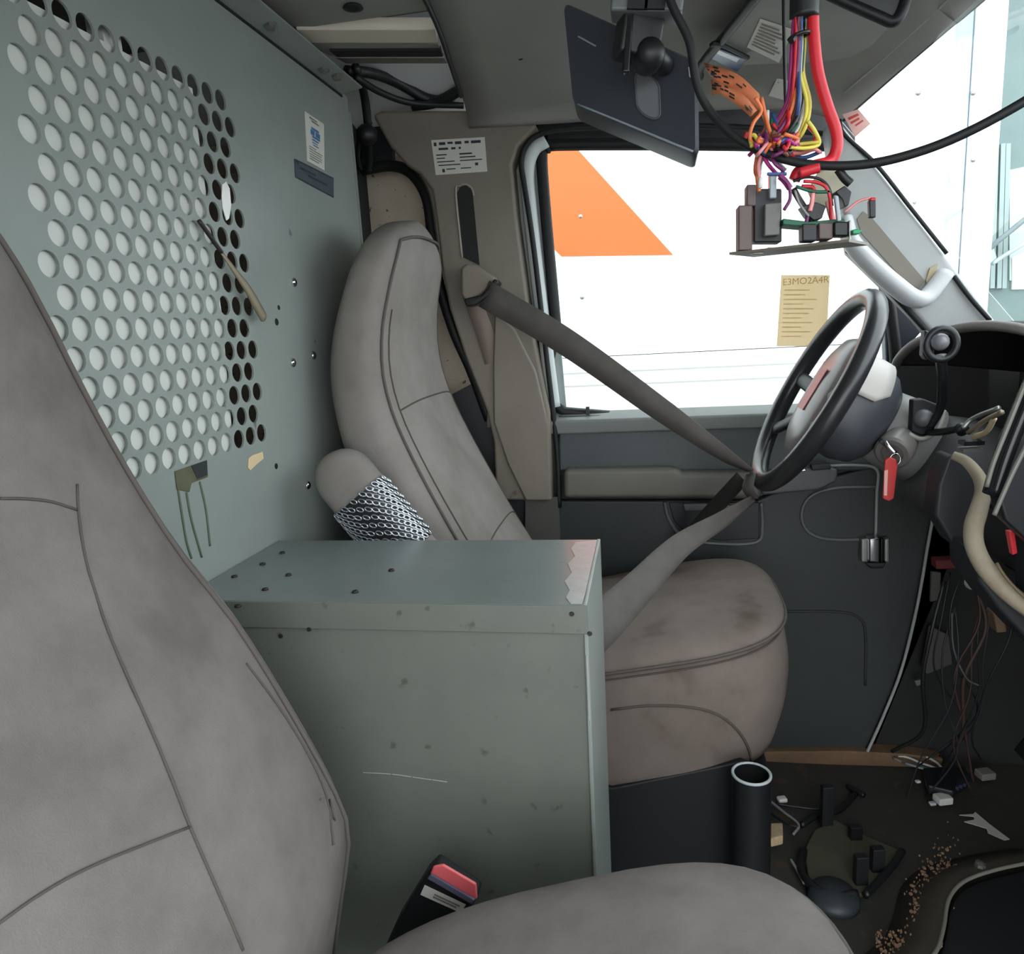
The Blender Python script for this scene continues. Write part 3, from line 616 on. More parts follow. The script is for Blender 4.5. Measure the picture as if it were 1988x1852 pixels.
# ------------------------------------------------------------------ seats
def interp(tab, z):
    zs = [r[0] for r in tab]
    out = []
    for c in range(1, len(tab[0])):
        vs_ = [r[c] for r in tab]
        # smooth interpolation (Catmull on the table)
        i = max(0, min(len(zs)-2, int(np.searchsorted(zs, z)-1)))
        t = (z-zs[i])/(zs[i+1]-zs[i]); t = min(max(t, 0), 1)
        def tan(k):
            if k == 0: return (vs_[1]-vs_[0])/(zs[1]-zs[0])
            if k == len(zs)-1: return (vs_[-1]-vs_[-2])/(zs[-1]-zs[-2])
            return (vs_[k+1]-vs_[k-1])/(zs[k+1]-zs[k-1])
        h = zs[i+1]-zs[i]; a, b = vs_[i], vs_[i+1]; ma, mb = tan(i)*h, tan(i+1)*h
        out.append((2*t**3-3*t*t+1)*a+(t**3-2*t*t+t)*ma+(-2*t**3+3*t*t)*b+(t**3-t*t)*mb)
    return out
BACK = [  # z, front, rear, half width
 (.40, -.17, -.40, .225), (.50, -.225, -.435, .228), (.60, -.285, -.475, .233), (.70, -.338, -.508, .235), (.80, -.387, -.538, .232),
 (.88, -.420, -.553, .226), (.95, -.436, -.558, .214), (1.02, -.436, -.550, .198), (1.09, -.424, -.530, .178), (1.15, -.408, -.508, .168), (1.20, -.404, -.496, .155), (1.24, -.412, -.482, .12)]
def sgp(v, e): return math.copysign(abs(v)**e, v)
def make_seat(root, yc, m_back, m_cush, dx, dz, cush, ztop=1.222, wscale=1.0, tab=None, zlow=.40, zseams=(.60, .88), front_exp=.55, inner=None):
    tab = tab or BACK
    zcap = ztop-.11
    def S_(z, th, off=0.):
        xf, xb, hw = interp(tab, z-dz)
        hw *= wscale
        k = 1.
        if z > zcap: k = math.sqrt(max(0, 1-((z-zcap)/(ztop-zcap))**2))
        xc, a = (xf+xb)/2+dx, (xf-xb)/2
        kk = .35+.65*k if z < ztop-1e-6 else 0
        c, s = math.cos(th), math.sin(th)
        x = xc+(a*kk+off)*sgp(c, .62); y = yc+(hw*k+off)*sgp(s, .62)
        # hollow between the bolsters at mid height, crown elsewhere
        if c > 0: x += .012*c*(1-abs(s)**2)
        return V(x, y, z)
    zs = list(np.linspace(zlow+dz, zcap, 26))+[zcap+(ztop-zcap)*math.sin(q) for q in np.linspace(.12, math.pi/2-.03, 10)]
    NT = 48
    rings = [[S_(z, 2*math.pi*k/NT) for k in range(NT)] for z in zs]
    obj('backrest', loft(NB(), rings), m_back, root, smooth=True)
    for sgn in ((1,) if inner else (1, -1)):
        th = sgn*math.radians(50)
        pts = [S_(z, th, .0015) for z in zs[:-6]]
        ttop = zs[-7]
        arc = [S_(ttop, th*(1-q), .0015)+V(0, 0, .012*math.sin(q*math.pi/2)) for q in np.linspace(.15, 1, 6)]
        obj('piping', tube(NB(), pts+arc, .0028, 6, smooth=0), PIPE, root, smooth=True)
        pts = [S_(z, th*.80, .0004) for z in zs[:24]]
        if not inner: obj('seam', tube(NB(), pts, .0016, 5, smooth=0), SEAM, root, smooth=True)
        if sgn > 0: pass
    for zz, bow in () if inner else ((zseams[0]+dz, .03), (zseams[1]+dz, .012)):
        pts = [S_(zz+bow*math.cos(q/math.radians(40)*math.pi/2), q, .0004) for q in np.linspace(-(inner or math.radians(40)), inner or math.radians(40), 16)]
        obj('seam', tube(NB(), pts, .0016, 5, smooth=0), SEAM, root, smooth=True)
    # cushion
    x0, x1, hw, zb, zt, tilt, tap = cush
    xc, a = (x0+x1)/2, (x1-x0)/2
    def C_(t, th, off=0.):
        # t 0 bottom .. 1 top edge .. 2 top centre
        c, s = math.cos(th), math.sin(th)
        if t <= 1: k = .93+.09*math.sin(t*math.pi*.85)-.015*t; zz = zb+(zt-zb)*t
        else:
            u = t-1; k = (1-u**2.2)*.985 if u > 0 else .985
            k = max(k, .0); zz = zt+.038*(1-(1-u)**2)
            k = .985*math.sqrt(max(0, 1-u**2)) if u < 1 else 0
        x = xc+(a*k+off)*sgp(c, front_exp); y = yc+(hw*k+off)*sgp(s, .62)*(1+tap*(x-xc)/a)
        return V(x, y, zz+tilt*(x-xc))
    ts = list(np.linspace(0, 1, 12))+list(1+np.sin(np.linspace(.06, math.pi/2-.02, 16)))
    rings = [[C_(t, 2*math.pi*k/NT) for k in range(NT)] for t in ts]
    obj('seat_cushion', loft(NB(), rings), m_cush, root, smooth=True)
    for t, r in ((1.03, .0028),):
        obj('piping', tube(NB(), [C_(t, q, .001) for q in np.linspace(-2.6, 2.6, 60)], r, 6, smooth=0), PIPE, root, smooth=True)
        obj('seam', tube(NB(), [C_(.95, q, .0005) for q in np.linspace(-2.6, 2.6, 60)], .0016, 5, smooth=0), SEAM, root, smooth=True)
    return S_, C_
ds = T('driver_seat', 'grey cloth driver seat behind the steering wheel with stained cushion', 'seat')
SD, CDv = make_seat(ds, 1.385, FABD, FABS, 0, 0, (-.30, .248, .240, .205, .43, .2, .03))
# arched side panel seam on the near side of the cushion
def nearside(px, py): return on(px, py, 'y', 1.146)
obj('pedestal', box(NB(), (-.28, 1.17, -.05), (.20, 1.60, .24)), BLACK, ds, bevel=.01)
obj('side_skirt', prism(NB(), OY(1.155, [(1100, 1500), (1188, 1530), (1440, 1478), (1490, 1500), (1492, 1720), (1100, 1720)]), (0, .015, 0)), BLACK, ds, bevel=.004)
# folded armrest with a silver mesh wrap
ax0, ax1 = on(672, 930, 'y', 1.075), on(880, 1180, 'y', 1.075)
A_ = (ax1-ax0).normalized(); N_ = V(A_.z, 0, -A_.x); 
if N_.z < 0: N_ = -N_
def arm_pt(s, w, y): return ax0+A_*s+N_*w+V(0, y, 0)
L_ = (ax1-ax0).length; hwid = .049
rings = []
for s in [-.049*math.cos(q) for q in np.linspace(.08, math.pi/2, 8)]+list(np.linspace(.01, L_, 14)):
    k = math.sqrt(max(0, 1-(min(s, 0)/.049)**2))
    rings.append([arm_pt(s, hwid*k*sgp(math.cos(q), .8), .03*k**.5*sgp(math.sin(q), .6)) for q in np.linspace(0, 2*math.pi, 25)[:-1]])
ar = obj('armrest', loft(NB(), rings), FABD, ds, smooth=True)
bm = NB()
rings = []
for s in np.linspace(.035, .155, 8):
    rings.append([arm_pt(s, (hwid+.0015)*sgp(math.cos(q), .8), .0315*sgp(math.sin(q), .6)) for q in np.linspace(0, 2*math.pi, 25)[:-1]])
mw = obj('mesh_wrap', loft(NB(), rings, cap=False), BLACK, ar, smooth=True)
bm = NB()
for i in range(15):
    s = .038+i*.0080
    for j in range(20):
        q = 2*math.pi*(j+.5*(i % 2))/20
        if not (math.pi*.95 < q < math.pi*2.05 or q < .3): continue
        c0 = arm_pt(s, (hwid+.003)*sgp(math.cos(q), .8), .0325*sgp(math.sin(q), .6))
        tq = arm_pt(s, (hwid+.003)*sgp(math.cos(q+.05), .8), .0325*sgp(math.sin(q+.05), .6))-arm_pt(s, (hwid+.003)*sgp(math.cos(q-.05), .8), .0325*sgp(math.sin(q-.05), .6))
        tq = tq.normalized() if tq.length > 1e-8 else N_
        e = (A_*.8+tq*.6).normalized(); g_ = (A_*-.6+tq*.8).normalized()
        pts = [c0+e*.0062*math.cos(u)+g_*.0034*math.sin(u) for u in np.linspace(0, 2*math.pi, 9)[:-1]]
        tube(bm, pts, .0015, 4, closed=True, smooth=0)
lk = obj('mesh_links', bm, SILVER, ar, smooth=True); tag(lk, 'silver oval mesh links', kind='stuff')

ps = T('passenger_seat', 'grey cloth passenger seat filling the near lower corner', 'seat')
YC2 = .41
tb2 = []
for px, py, ye in ((635, 1852, .63), (655, 1700, .64), (667, 1610, .645), (655, 1545, .64), (560, 1370, .63), (450, 1195, .62), (350, 1070, .61), (250, 920, .59), (150, 750, .56), (80, 620, .535), (0, 480, .50)):
    p = on(px, py, 'y', ye); tb2.append((p.z, p.x+.022, max(p.x-.085, -.570), (ye-YC2)/.93))
tb2 = [(.20, tb2[0][1]-.03, tb2[0][2], tb2[0][3])]+tb2+[(1.2, tb2[-1][1], -.565, .05)]
SP, CP = make_seat(ps, YC2, FAB, FAB, 0, 0, (-.31, .158, .205, .24, .463, .20, .20), ztop=1.17, tab=tb2, zlow=.26, zseams=(.56, .845), front_exp=.7, inner=math.radians(17))

def proj(p):
    c = RM.T @ (np.array(p)-CAM); return np.array((994+1400*c[0]/c[2], 926+1400*c[1]/c[2]))
def onto(Sf, zr, tr, pts):
    cand = [(proj(Sf(z, t, .0006)), z, t) for z in np.linspace(*zr, 90) for t in np.linspace(*tr, 60)]
    A = np.array([c[0] for c in cand]); out = []
    for p in pts:
        k = int(np.argmin(((A-np.array(p))**2).sum(1))); z_, t_0 = cand[k][1], cand[k][2]
        hz, ht = (zr[1]-zr[0])/90, (tr[1]-tr[0])/60
        for _ in range(3):
            g2 = [(z_+a*hz, t_0+b*ht) for a in np.linspace(-1, 1, 7) for b in np.linspace(-1, 1, 7)]
            z_, t_0 = min(g2, key=lambda q: ((proj(Sf(q[0], q[1], .0006))-np.array(p))**2).sum()); hz /= 3; ht /= 3
        out.append(Sf(z_, t_0, .0006))
    return out
for pts in ([(150, 940), (152, 990), (165, 1080), (190, 1165), (220, 1250), (260, 1340), (300, 1430), (335, 1515), (370, 1605), (420, 1725), (470, 1846)], [(0, 968), (50, 968), (100, 974), (150, 990)], [(0, 1792), (60, 1748), (130, 1705), (200, 1672), (280, 1640), (370, 1605)]):
    P_ = onto(SP, (.28, 1.0), (-.9, .9), pts)
    obj('seam', tube(NB(), P_, .0011, 6, smooth=3), SEAM, ps, smooth=True)
for pts in ([(478, 1288), (520, 1342), (560, 1400), (600, 1468), (634, 1545), (648, 1640)], [(622, 1552), (640, 1544), (652, 1540)], [(640, 1552), (650, 1590), (653, 1630)]):
    P_ = onto(SP, (.40, .75), (.2, 1.5), pts)
    obj('side_seam', tube(NB(), P_, .0011, 6, smooth=3), SEAM, ps, smooth=True)
P_ = onto(CDv, (0., 1.), (-2.4, -.1), [(1186, 1378), (1260, 1370), (1340, 1373), (1395, 1388), (1432, 1418), (1452, 1450), (1460, 1480)])
obj('seam', tube(NB(), P_, .0024, 6, smooth=3), SEAM, ds, smooth=True)
# ------------------------------------------------------------------ steel box between the seats
sb = T('steel_box', 'grey green sheet steel box with scuffed lid and painted glare between the two seats', 'box')
BX0, BX1, BY0, BY1, BZ = XP+.003, -.07, .765, 1.02, .70
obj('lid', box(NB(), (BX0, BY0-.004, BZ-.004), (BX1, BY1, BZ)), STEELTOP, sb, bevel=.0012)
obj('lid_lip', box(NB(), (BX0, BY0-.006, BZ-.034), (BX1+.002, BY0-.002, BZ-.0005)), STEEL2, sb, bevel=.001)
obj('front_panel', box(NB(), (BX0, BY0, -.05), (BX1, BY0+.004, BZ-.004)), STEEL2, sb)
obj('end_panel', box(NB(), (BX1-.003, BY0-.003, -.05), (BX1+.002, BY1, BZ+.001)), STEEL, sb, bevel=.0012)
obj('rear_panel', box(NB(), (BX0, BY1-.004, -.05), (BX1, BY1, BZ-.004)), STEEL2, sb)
glare_pts = [(1118, 1052), (1162, 1048), (1156, 1070), (1150, 1100), (1140, 1140), (1130, 1172), (1108, 1172), (1098, 1160), (1106, 1146), (1096, 1128), (1110, 1112), (1102, 1094), (1116, 1080), (1108, 1064)]
sheet('glare_patch', OZ(BZ+.0006, glare_pts), (0, 0, -.0004), GLARE_CHIP, sb)  # lighter jagged patch paints the glare at the lid's right end
for px, py in ((455, 1120), (515, 1145), (560, 1117), (462, 1178), (510, 1096), (548, 1074), (760, 1108), (690, 1150)):
    p = on(px, py, 'z', BZ); obj('screw', lathe(NB(), p, (0, 0, 1), [(.0045, 0), (.004, .002), (.002, .003)], 8), mat('dark iron', (58, 54, 50), .5, .5), sb, smooth=True)
for px, py in ((1110, 1192), (600, 1222), (545, 1235), (1145, 1230)):
    p = on(px, py, 'y', BY0-.006); obj('screw', lathe(NB(), p, (0, -1, 0), [(.003, 0), (.0025, .0015)], 8), mat('dark iron', (58, 54, 50), .5, .5), sb)
obj('scratch', tube(NB(), OY(BY0-.0004, [(705, 1500), (760, 1503), (810, 1510), (868, 1518)]), .0007, 4), GLARE_CHIP, sb)
obj('scratch', tube(NB(), [V(BX1-.001, BY0-.0035, z) for z in (.64, .60, .56)], .0012, 4), GLARE_CHIP, sb)

# ------------------------------------------------------------------ belts
sbt = T('seat_belt', 'grey seat belt running from the pillar to the steering wheel rim', 'seat belt')
gp = on(930, 550, 'y', 1.60)
obj('belt_guide', prism(NB(), OY(1.585, [(893, 520), (905, 510), (925, 515), (962, 540), (958, 556), (905, 590), (894, 572)]), (0, .05, 0)), TRIM, sbt, bevel=.008, seg=3)
obj('guide_mouth', prism(NB(), OY(1.575, [(900, 580), (935, 572), (960, 540), (968, 548), (955, 570), (925, 592), (905, 596)]), (0, .045, 0)), BLACK, sbt, bevel=.004)
WL = on(1457, 918, 'y', 1.39)
P1 = [on(940, 570, 'y', 1.58), on(1100, 665, 'y', 1.52), on(1280, 793, 'y', 1.45), on(1400, 878, 'y', 1.41), WL+V(0, 0, .004)]
obj('shoulder_webbing', ribbon(NB(), P1, [(.55, -.1, 1), (.55, -.1, 1), (.5, -.25, .9), (.35, -.5, .6), (.2, -.9, .3)], [.060, .056, .048, .036, .030]), BELT, sbt, smooth=True)
P2 = [on(1463, 968, 'y', 1.39), on(1400, 1010, 'y', 1.33), on(1320, 1060, 'y', 1.24), on(1245, 1135, 'y', 1.16), on(1170, 1210, 'y', 1.07), on(1100, 1280, 'y', 1.05)]
obj('lap_webbing', ribbon(NB(), P2, [(-.3, -.6, .5), (-.55, -.2, .8), (-.62, 0, .78), (-.66, 0, .74), (-.66, .05, .74), (-.66, .05, .74)], [.028, .034, .044, .056, .066, .066]), BELT, sbt, smooth=True)
bl = [WL+V(0, -.01, 0), on(1452, 948, 'y', 1.36), on(1463, 968, 'y', 1.39)]
obj('rim_loop', ribbon(NB(), bl, [(.3, -.8, .2)]*3, [.04, .042, .036]), BELT, sbt, smooth=True)
P3 = [on(915, 575, 'y', 1.64), on(945, 660, 'y', 1.65), on(958, 740, 'y', 1.66), on(950, 830, 'y', 1.67)]
obj('retractor_webbing', ribbon(NB(), P3, [(1, 0, .1)]*4, [.04, .04, .028, .012]), mat('pinkish webbing', (140, 124, 116), .8), sbt, smooth=True)
P4 = [on(1440, 928, 'y', 1.42), on(1375, 1000, 'y', 1.52), on(1310, 1070, 'y', 1.62), on(1245, 1125, 'y', 1.655)]
o = obj('dark_strap', ribbon(NB(), P4, [(-.64, 0, .77)]*4, [.030, .034, .030, .022], th=.002), BELTD, smooth=True); tag(o, 'dark narrow strap stretched behind the lap belt from the wheel', 'strap')

# passenger buckle
bk = T('belt_buckle', 'black seat belt buckle with red button beside the passenger cushion', 'buckle')
bq = lambda pts: OY(.665, pts)
sheet('body', bq([(825, 1700), (845, 1680), (930, 1738), (918, 1760), (850, 1852), (800, 1950), (720, 1900), (770, 1790)]), (0, .022, 0), BLACK, bk, bevel=.004, seg=3)
sheet('release_button', bq([(836, 1694), (843, 1678), (862, 1674), (926, 1712), (928, 1740), (920, 1746)]), (0, -.004, 0), PINKRED, bk, bevel=.002)
sheet('button_lip', OY(.660, [(832, 1702), (838, 1695), (922, 1744), (918, 1752)]), (0, -.003, 0), mat('lip violet grey', (92, 92, 112), .4), bk)
sq = OY(.6635, [(824, 1719), (904, 1757), (894, 1772), (816, 1737)])
sheet('label', sq, (0, .001, 0), PAPER, bk); print_lines('printed_text', sq, [(.28, .25, .9, .42), (.28, .52, .85, .7)], INKL, bk, (0, -1, 0), .0008)

# ------------------------------------------------------------------ steering wheel and column
U_ = V(.48, 0, .877).normalized(); NW = V(-U_.z, 0, U_.x); AXW = -NW; YV = V(0, 1, 0)
WC = V(.298, 1.38, .868)
def wp(r, th, h=0.): return WC+U_*(r*math.cos(th))+YV*(r*math.sin(th))+NW*h
sw = T('steering_wheel', 'black steering wheel with a belt looped through its lower rim', 'steering wheel')
obj('rim', tube(NB(), [wp(.182, 2*math.pi*k/48) for k in range(48)], .0172, 14, closed=True, smooth=0), mat('rim vinyl', (34, 35, 38), .3, c2=(44, 44, 46), scale=30, amt=.6), sw, smooth=True)
for sg in (1, -1):
    for base in (.35, -.35):
        th = (math.pi/2 if sg > 0 else -math.pi/2)+base*(1 if sg > 0 else 1)+.25*sg*(1)
        obj('spoke', tube(NB(), [wp(.06, th, -.012), wp(.11, th, -.014), wp(.168, th, -.004)], .015, 8, flat=.5, flatdir=NW), DKGREY, sw, smooth=True)
rings = []
for k, h in ((.9, -.012), (1.0, -.006), (1.0, .0), (.93, .012), (.75, .020), (.4, .026), (.05, .028)):
    rings.append([WC+U_*(.118*k*sgp(math.cos(q), .8))+YV*(.088*k*sgp(math.sin(q), .8))+NW*(h-.022) for q in np.linspace(0, 2*math.pi, 33)[:-1]])
pd = obj('airbag_pad', loft(NB(), rings), mat('pad grey', (156, 144, 144), .3, c2=(134, 122, 122), scale=10, amt=.6), sw, smooth=True)
obj('red_mark', prism(NB(), [WC+U_*u+YV*y+NW*.0055 for u, y in ((.045, -.03), (.045, .015), (-.035, .02), (-.035, -.025))], NW*.0012), mat('pad red', (198, 92, 88), .5), pd)  # flat red patch laid on the pad face
rings = []
for s, r in ((.02, .088), (.04, .094), (.075, .098), (.105, .09), (.122, .072)):
    rings.append([WC+AXW*s+U_*(r*.95*sgp(math.cos(q), .8))+YV*(r*sgp(math.sin(q), .8)) for q in np.linspace(0, 2*math.pi, 33)[:-1]])
obj('rear_housing', loft(NB(), rings), mat('housing grey', (64, 66, 72), .4), sw, smooth=True)
rings = []
for s, k, q1 in ((.018, .97, -1.15), (.04, 1.0, -1.3), (.07, 1.02, -1.3), (.09, 1.0, -1.1)):
    rings.append([WC+AXW*s+U_*(.1*k*math.cos(q))+YV*(.1015*math.sin(q)*k) for q in np.linspace(-.30, q1, 12)])
obj('pale_insert', loft(NB(), rings, cap=False, closed=False), PALE, sw, smooth=True, solid=.004)

scn = T('steering_column', 'grey plastic steering column cover below the wheel with ignition lock', 'steering column')
rings = []
for s, r in ((.118, .064), (.16, .068), (.205, .071)):
    rings.append([WC+AXW*s+U_*(r*sgp(math.cos(q), .75))+YV*(r*sgp(math.sin(q), .75)) for q in np.linspace(0, 2*math.pi, 29)[:-1]])
obj('collar', loft(NB(), rings), mat('collar grey', (132, 132, 130), .45), scn, smooth=True)
rings = []
for s, r, ru in ((.208, .078, .075), (.25, .085, .09), (.36, .09, .105), (.46, .09, .11)):
    rings.append([WC+AXW*s+V(0, 0, -.015)+U_*(ru*sgp(math.cos(q), .7))+YV*(r*sgp(math.sin(q), .7)) for q in np.linspace(0, 2*math.pi, 29)[:-1]])
obj('lower_cover', loft(NB(), rings), SHROUD, scn, smooth=True)
YS = 1.285
obj('opening', prism(NB(), OY(YS+.006, [(1772, 776), (1792, 774), (1824, 786), (1822, 812), (1808, 838), (1790, 846), (1770, 838)]), (0, .02, 0)), RUBBER, scn, bevel=.003)
obj('tilt_knob', lathe(NB(), on(1792, 812, 'y', YS+.004), (-.2, -1, .2), [(.013, -.01), (.016, 0), (.012, .008), (.003, .011)], 16), MIDGREY, scn, smooth=True)
obj('opening_lip', tube(NB(), OY(YS+.002, [(1764, 842), (1788, 852), (1814, 842), (1828, 816), (1832, 796)]), .004, 8), mat('lip grey', (150, 148, 142), .4), scn, smooth=True)
il = obj('ignition_lock', lathe(NB(), on(1738, 872, 'y', 1.29), (-.55, -.75, -.35), [(.026, -.03), (.030, -.006), (.030, .012), (.026, .016), (.018, .0165), (.017, .012), (.004, .012)], 24), mat('lock grey', (112, 108, 104), .4), scn, auto=40)
sheet('key_slot', OY(1.262, [(1708, 858), (1714, 852), (1744, 876), (1740, 884)]), (0, .01, 0), BLACK, il)
ky = T('ignition_key', 'key in the ignition with a red tag hanging from it', 'key')
obj('key_blade', tube(NB(), OV([(1718, 858, 1.258), (1730, 872, 1.252), (1740, 882, 1.25)]), .0035, 6, smooth=2), CHROME, ky, smooth=True)
obj('key_ring', tube(NB(), [on(1738, 892, 'y', 1.248)+V(.008*math.cos(q), 0, .010*math.sin(q)) for q in np.linspace(0, 2*math.pi, 17)[:-1]], .0011, 5, closed=True, smooth=0), CHROME, ky, smooth=True)
sheet('red_tag', OY(1.246, [(1718, 894), (1728, 887), (1740, 892), (1743, 905), (1736, 968), (1726, 974), (1714, 968)]), (0, .006, 0), mat('tag red', (186, 52, 50), .35), ky, bevel=.002)
sheet('tag_label', OY(1.2455, [(1717, 914), (1724, 912), (1722, 962), (1716, 962)]), (0, .001, 0), mat('tag pink', (222, 168, 160), .5), ky)
pm = T('phone_mount', 'black ball mount with curved arm clipped above the column', 'mount')
obj('arm', tube(NB(), OV([(1826, 690, 1.24), (1830, 740, 1.25), (1826, 790, 1.27), (1806, 830, 1.28)]), lambda t: .009-.003*t, 10), BLACKG, pm, smooth=True)
obj('clamp_ring', tube(NB(), [on(1828, 668, 'y', 1.235)+V(.022*math.cos(q), 0, .024*math.sin(q)) for q in np.linspace(0, 2*math.pi, 21)[:-1]], .0055, 8, closed=True, smooth=0), BLACK, pm, smooth=True)
obj('ball', lathe(NB(), on(1826, 664, 'y', 1.24), (0, -1, 0), [(.003, -.012), (.012, -.008), (.0135, 0), (.010, .008), (.003, .012)], 14), mat('ball grey', (120, 120, 124), .35), pm, smooth=True)
obj('clip', prism(NB(), OY(1.25, [(1796, 640), (1815, 648), (1815, 690), (1800, 700), (1792, 690)]), (0, .02, 0)), BLACK, pm, bevel=.003)
o = obj('wiper_stalk', tube(NB(), OV([(1795, 840, 1.30), (1830, 838, 1.26), (1862, 832, 1.22), (1870, 836, 1.21)]), lambda t: .006+.004*(t > .7), 10), BLACK, smooth=True); tag(o, 'short black stalk sticking out of the column cover', 'stalk')

# ------------------------------------------------------------------ dashboard
da = T('dashboard', 'stripped dark dashboard with an empty instrument hood', 'dashboard')
arch = OV([(1738, 712, 1.62), (1746, 695, 1.60), (1762, 678, 1.57), (1790, 660, 1.53), (1846, 641, 1.46), (1920, 632, 1.38), (1995, 642, 1.28), (2060, 668, 1.18), (2110, 720, 1.10)])
A2 = cat(arch, 4)
obj('hood_lip', tube(NB(), A2, .009, 10, smooth=0), mat('hood vinyl', (104, 96, 92), .5, c2=(80, 74, 70), scale=14, amt=.6), da, smooth=True)
obj('hood_top', grid(NB(), [[p+V(0, 0, .004) for p in A2], [p+V(.10, 0, .0) for p in A2], [p+V(.24, 0, -.02) for p in A2]]), mat('hood black', (36, 35, 36), .6), da, smooth=True, solid=.006)
obj('cavity_side', prism(NB(), OY(1.62, [(1742, 716), (1760, 690), (1792, 664), (1850, 646), (1920, 640), (1920, 900), (1770, 900), (1736, 780)]), (0, .012, 0)), mat('hood black', (36, 35, 36), .6), da)
obj('cavity_back', prism(NB(), [V(.76, 1.66, .45), V(.76, 1.66, .93), V(.80, 1.0, 1.0), V(.80, 1.0, .45)], (.02, 0, 0)), RUBBER, da)
obj('cavity_floor', grid(NB(), [[V(.50, 1.62, .70), V(.60, 1.10, .66)], [V(.78, 1.62, .74), V(.82, 1.0, .70)]]), RUBBER, da, solid=.006)
obj('dash_top', grid(NB(), [[V(.70, 1.64, .93), V(.78, 1.0, .97), V(.80, .4, .96), V(.80, -.2, .95)], [V(1.1, 1.64, .92), V(1.1, 1.0, .94), V(1.1, .4, .94), V(1.1, -.2, .94)]]), mat('hood black', (36, 35, 36), .6), da, solid=.01)
for pts in ([(1925, 690, 1.3), (1945, 745, 1.3)], [(1938, 735, 1.3), (1936, 780, 1.3)]):
    pass
sheet('gauge_clip', OX(.755, [(1930, 722), (1946, 722), (1946, 748), (1930, 748)]), (-.004, 0, 0), DKGREY, da)
# centre stack bezel: two raked dark rails at the frame edge
obj('stack_bezel', tube(NB(), OV([(2030, 690, .98), (1990, 780, .98), (1950, 880, .98), (1925, 960, .98)]), .016, 8, flat=.6), BLACKG, da, smooth=True)
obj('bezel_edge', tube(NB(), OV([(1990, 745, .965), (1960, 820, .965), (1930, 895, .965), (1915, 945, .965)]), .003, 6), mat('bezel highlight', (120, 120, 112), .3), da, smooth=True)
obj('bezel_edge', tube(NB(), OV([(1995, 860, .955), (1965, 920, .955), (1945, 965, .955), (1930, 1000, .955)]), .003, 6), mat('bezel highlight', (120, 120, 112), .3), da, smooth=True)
sheet('stack_panel', OY(.97, [(1960, 850), (2010, 760), (2100, 760), (2100, 1150), (1950, 1010), (1938, 960)]), (0, .03, 0), BLACK, da, bevel=.004)
obj('passenger_dash', prism(NB(), [V(.66, 1.04, .44), V(.64, 1.04, .70), V(.66, 1.04, .92), V(.74, 1.04, .965), V(1.05, 1.04, .945), V(1.05, 1.04, .44)], (0, -1.22, 0)), DKGREY, da, bevel=.02, seg=3)
obj('lower_dash', prism(NB(), OY(1.02, [(2010, 1000), (2140, 960), (2140, 1330), (2085, 1255), (2010, 1190)]), (0, .06, 0)), DKGREY, da, bevel=.006)
# knee panel and its worn pale cut edge
edge = OV([(1850, 884, 1.12), (1876, 896, 1.11), (1900, 925, 1.10), (1908, 955, 1.09), (1900, 990, 1.08), (1890, 1025, 1.07), (1893, 1062, 1.06), (1915, 1105, 1.05), (1955, 1148, 1.04), (2010, 1190, 1.03), (2080, 1240, 1.02)])
E2 = cat(edge, 4)
obj('cut_edge', tube(NB(), E2, lambda t: .007+.0065*min(1, t*2.2), 10, smooth=0, flat=.9), CREAM, da, smooth=True)
obj('edge_groove', tube(NB(), [p+V(.012, -.022, .0) for p in E2[26:]], .0022, 6, smooth=0), mat('groove brown', (112, 96, 70), .6), da, smooth=True)
obj('knee_panel', prism(NB(), OY(1.13, [(1842, 884), (1850, 884), (1876, 896), (1900, 925), (1906, 955), (1898, 990), (1888, 1025), (1890, 1062), (1850, 1060), (1815, 1000), (1822, 940)]), (0, .05, 0)), DKGREY, da, bevel=.01)
obj('under_panel', prism(NB(), OY(1.05, [(1895, 1070), (1915, 1112), (1955, 1155), (2010, 1200), (2090, 1255), (2090, 1330), (2010, 1260), (1940, 1185), (1900, 1130)]), (0, .10, 0)), DKGREY, da, bevel=.006)
sheet('red_clip', OY(1.0, [(1958, 1032), (1970, 1032), (1976, 1074), (1966, 1078)]), (0, .01, 0), RED, da, bevel=.001)
obj('loose_bracket', prism(NB(), OY(1.08, [(1872, 858), (1912, 856), (1912, 864), (1872, 866)]), (0, .02, 0)), CHROME, da)
obj('loose_bracket', prism(NB(), OY(1.08, [(1870, 872), (1908, 870), (1908, 876), (1870, 878)]), (0, .02, 0)), ALU, da)
for pts, m_ in (([(1880, 840, 1.15), (1910, 818, 1.12), (1945, 800, 1.08)], TANM), ([(1890, 848, 1.14), (1915, 838, 1.12), (1930, 812, 1.10)], KRAFT), ([(1868, 832, 1.18), (1890, 812, 1.18), (1940, 792, 1.14)], ALU)):
    obj('dash_strap', tube(NB(), OV(pts), .004, 6), m_, da, smooth=True)

# firewall and kick area
o = sheet('wall_front', [V(.98, -.35, -.05), V(.98, 1.75, -.05), V(1.05, 1.75, .95), V(1.05, -.35, .95)], (.03, 0, 0), mat('firewall', (34, 33, 32), .9, c2=(24, 24, 24), scale=8, amt=.6, bump=.3, bscale=40)); tag(o, kind='structure')
o = sheet('wall_left', [V(.52, 1.70, -.05), V(1.1, 1.70, -.05), V(1.1, 1.70, .95), V(.62, 1.70, .95)], (0, .03, 0), mat('kick panel', (40, 40, 40), .8, c2=(30, 30, 30), scale=10, amt=.6)); tag(o, kind='structure')
kb = T('kick_bracket', 'dull grey metal bracket on the dark kick panel past the door edge', 'bracket')
sheet('plate', OY(1.66, [(1805, 1215), (1845, 1235), (1850, 1290), (1800, 1310), (1790, 1300)]), (0, .01, 0), mat('bracket grey', (84, 82, 78), .6), kb, bevel=.003)
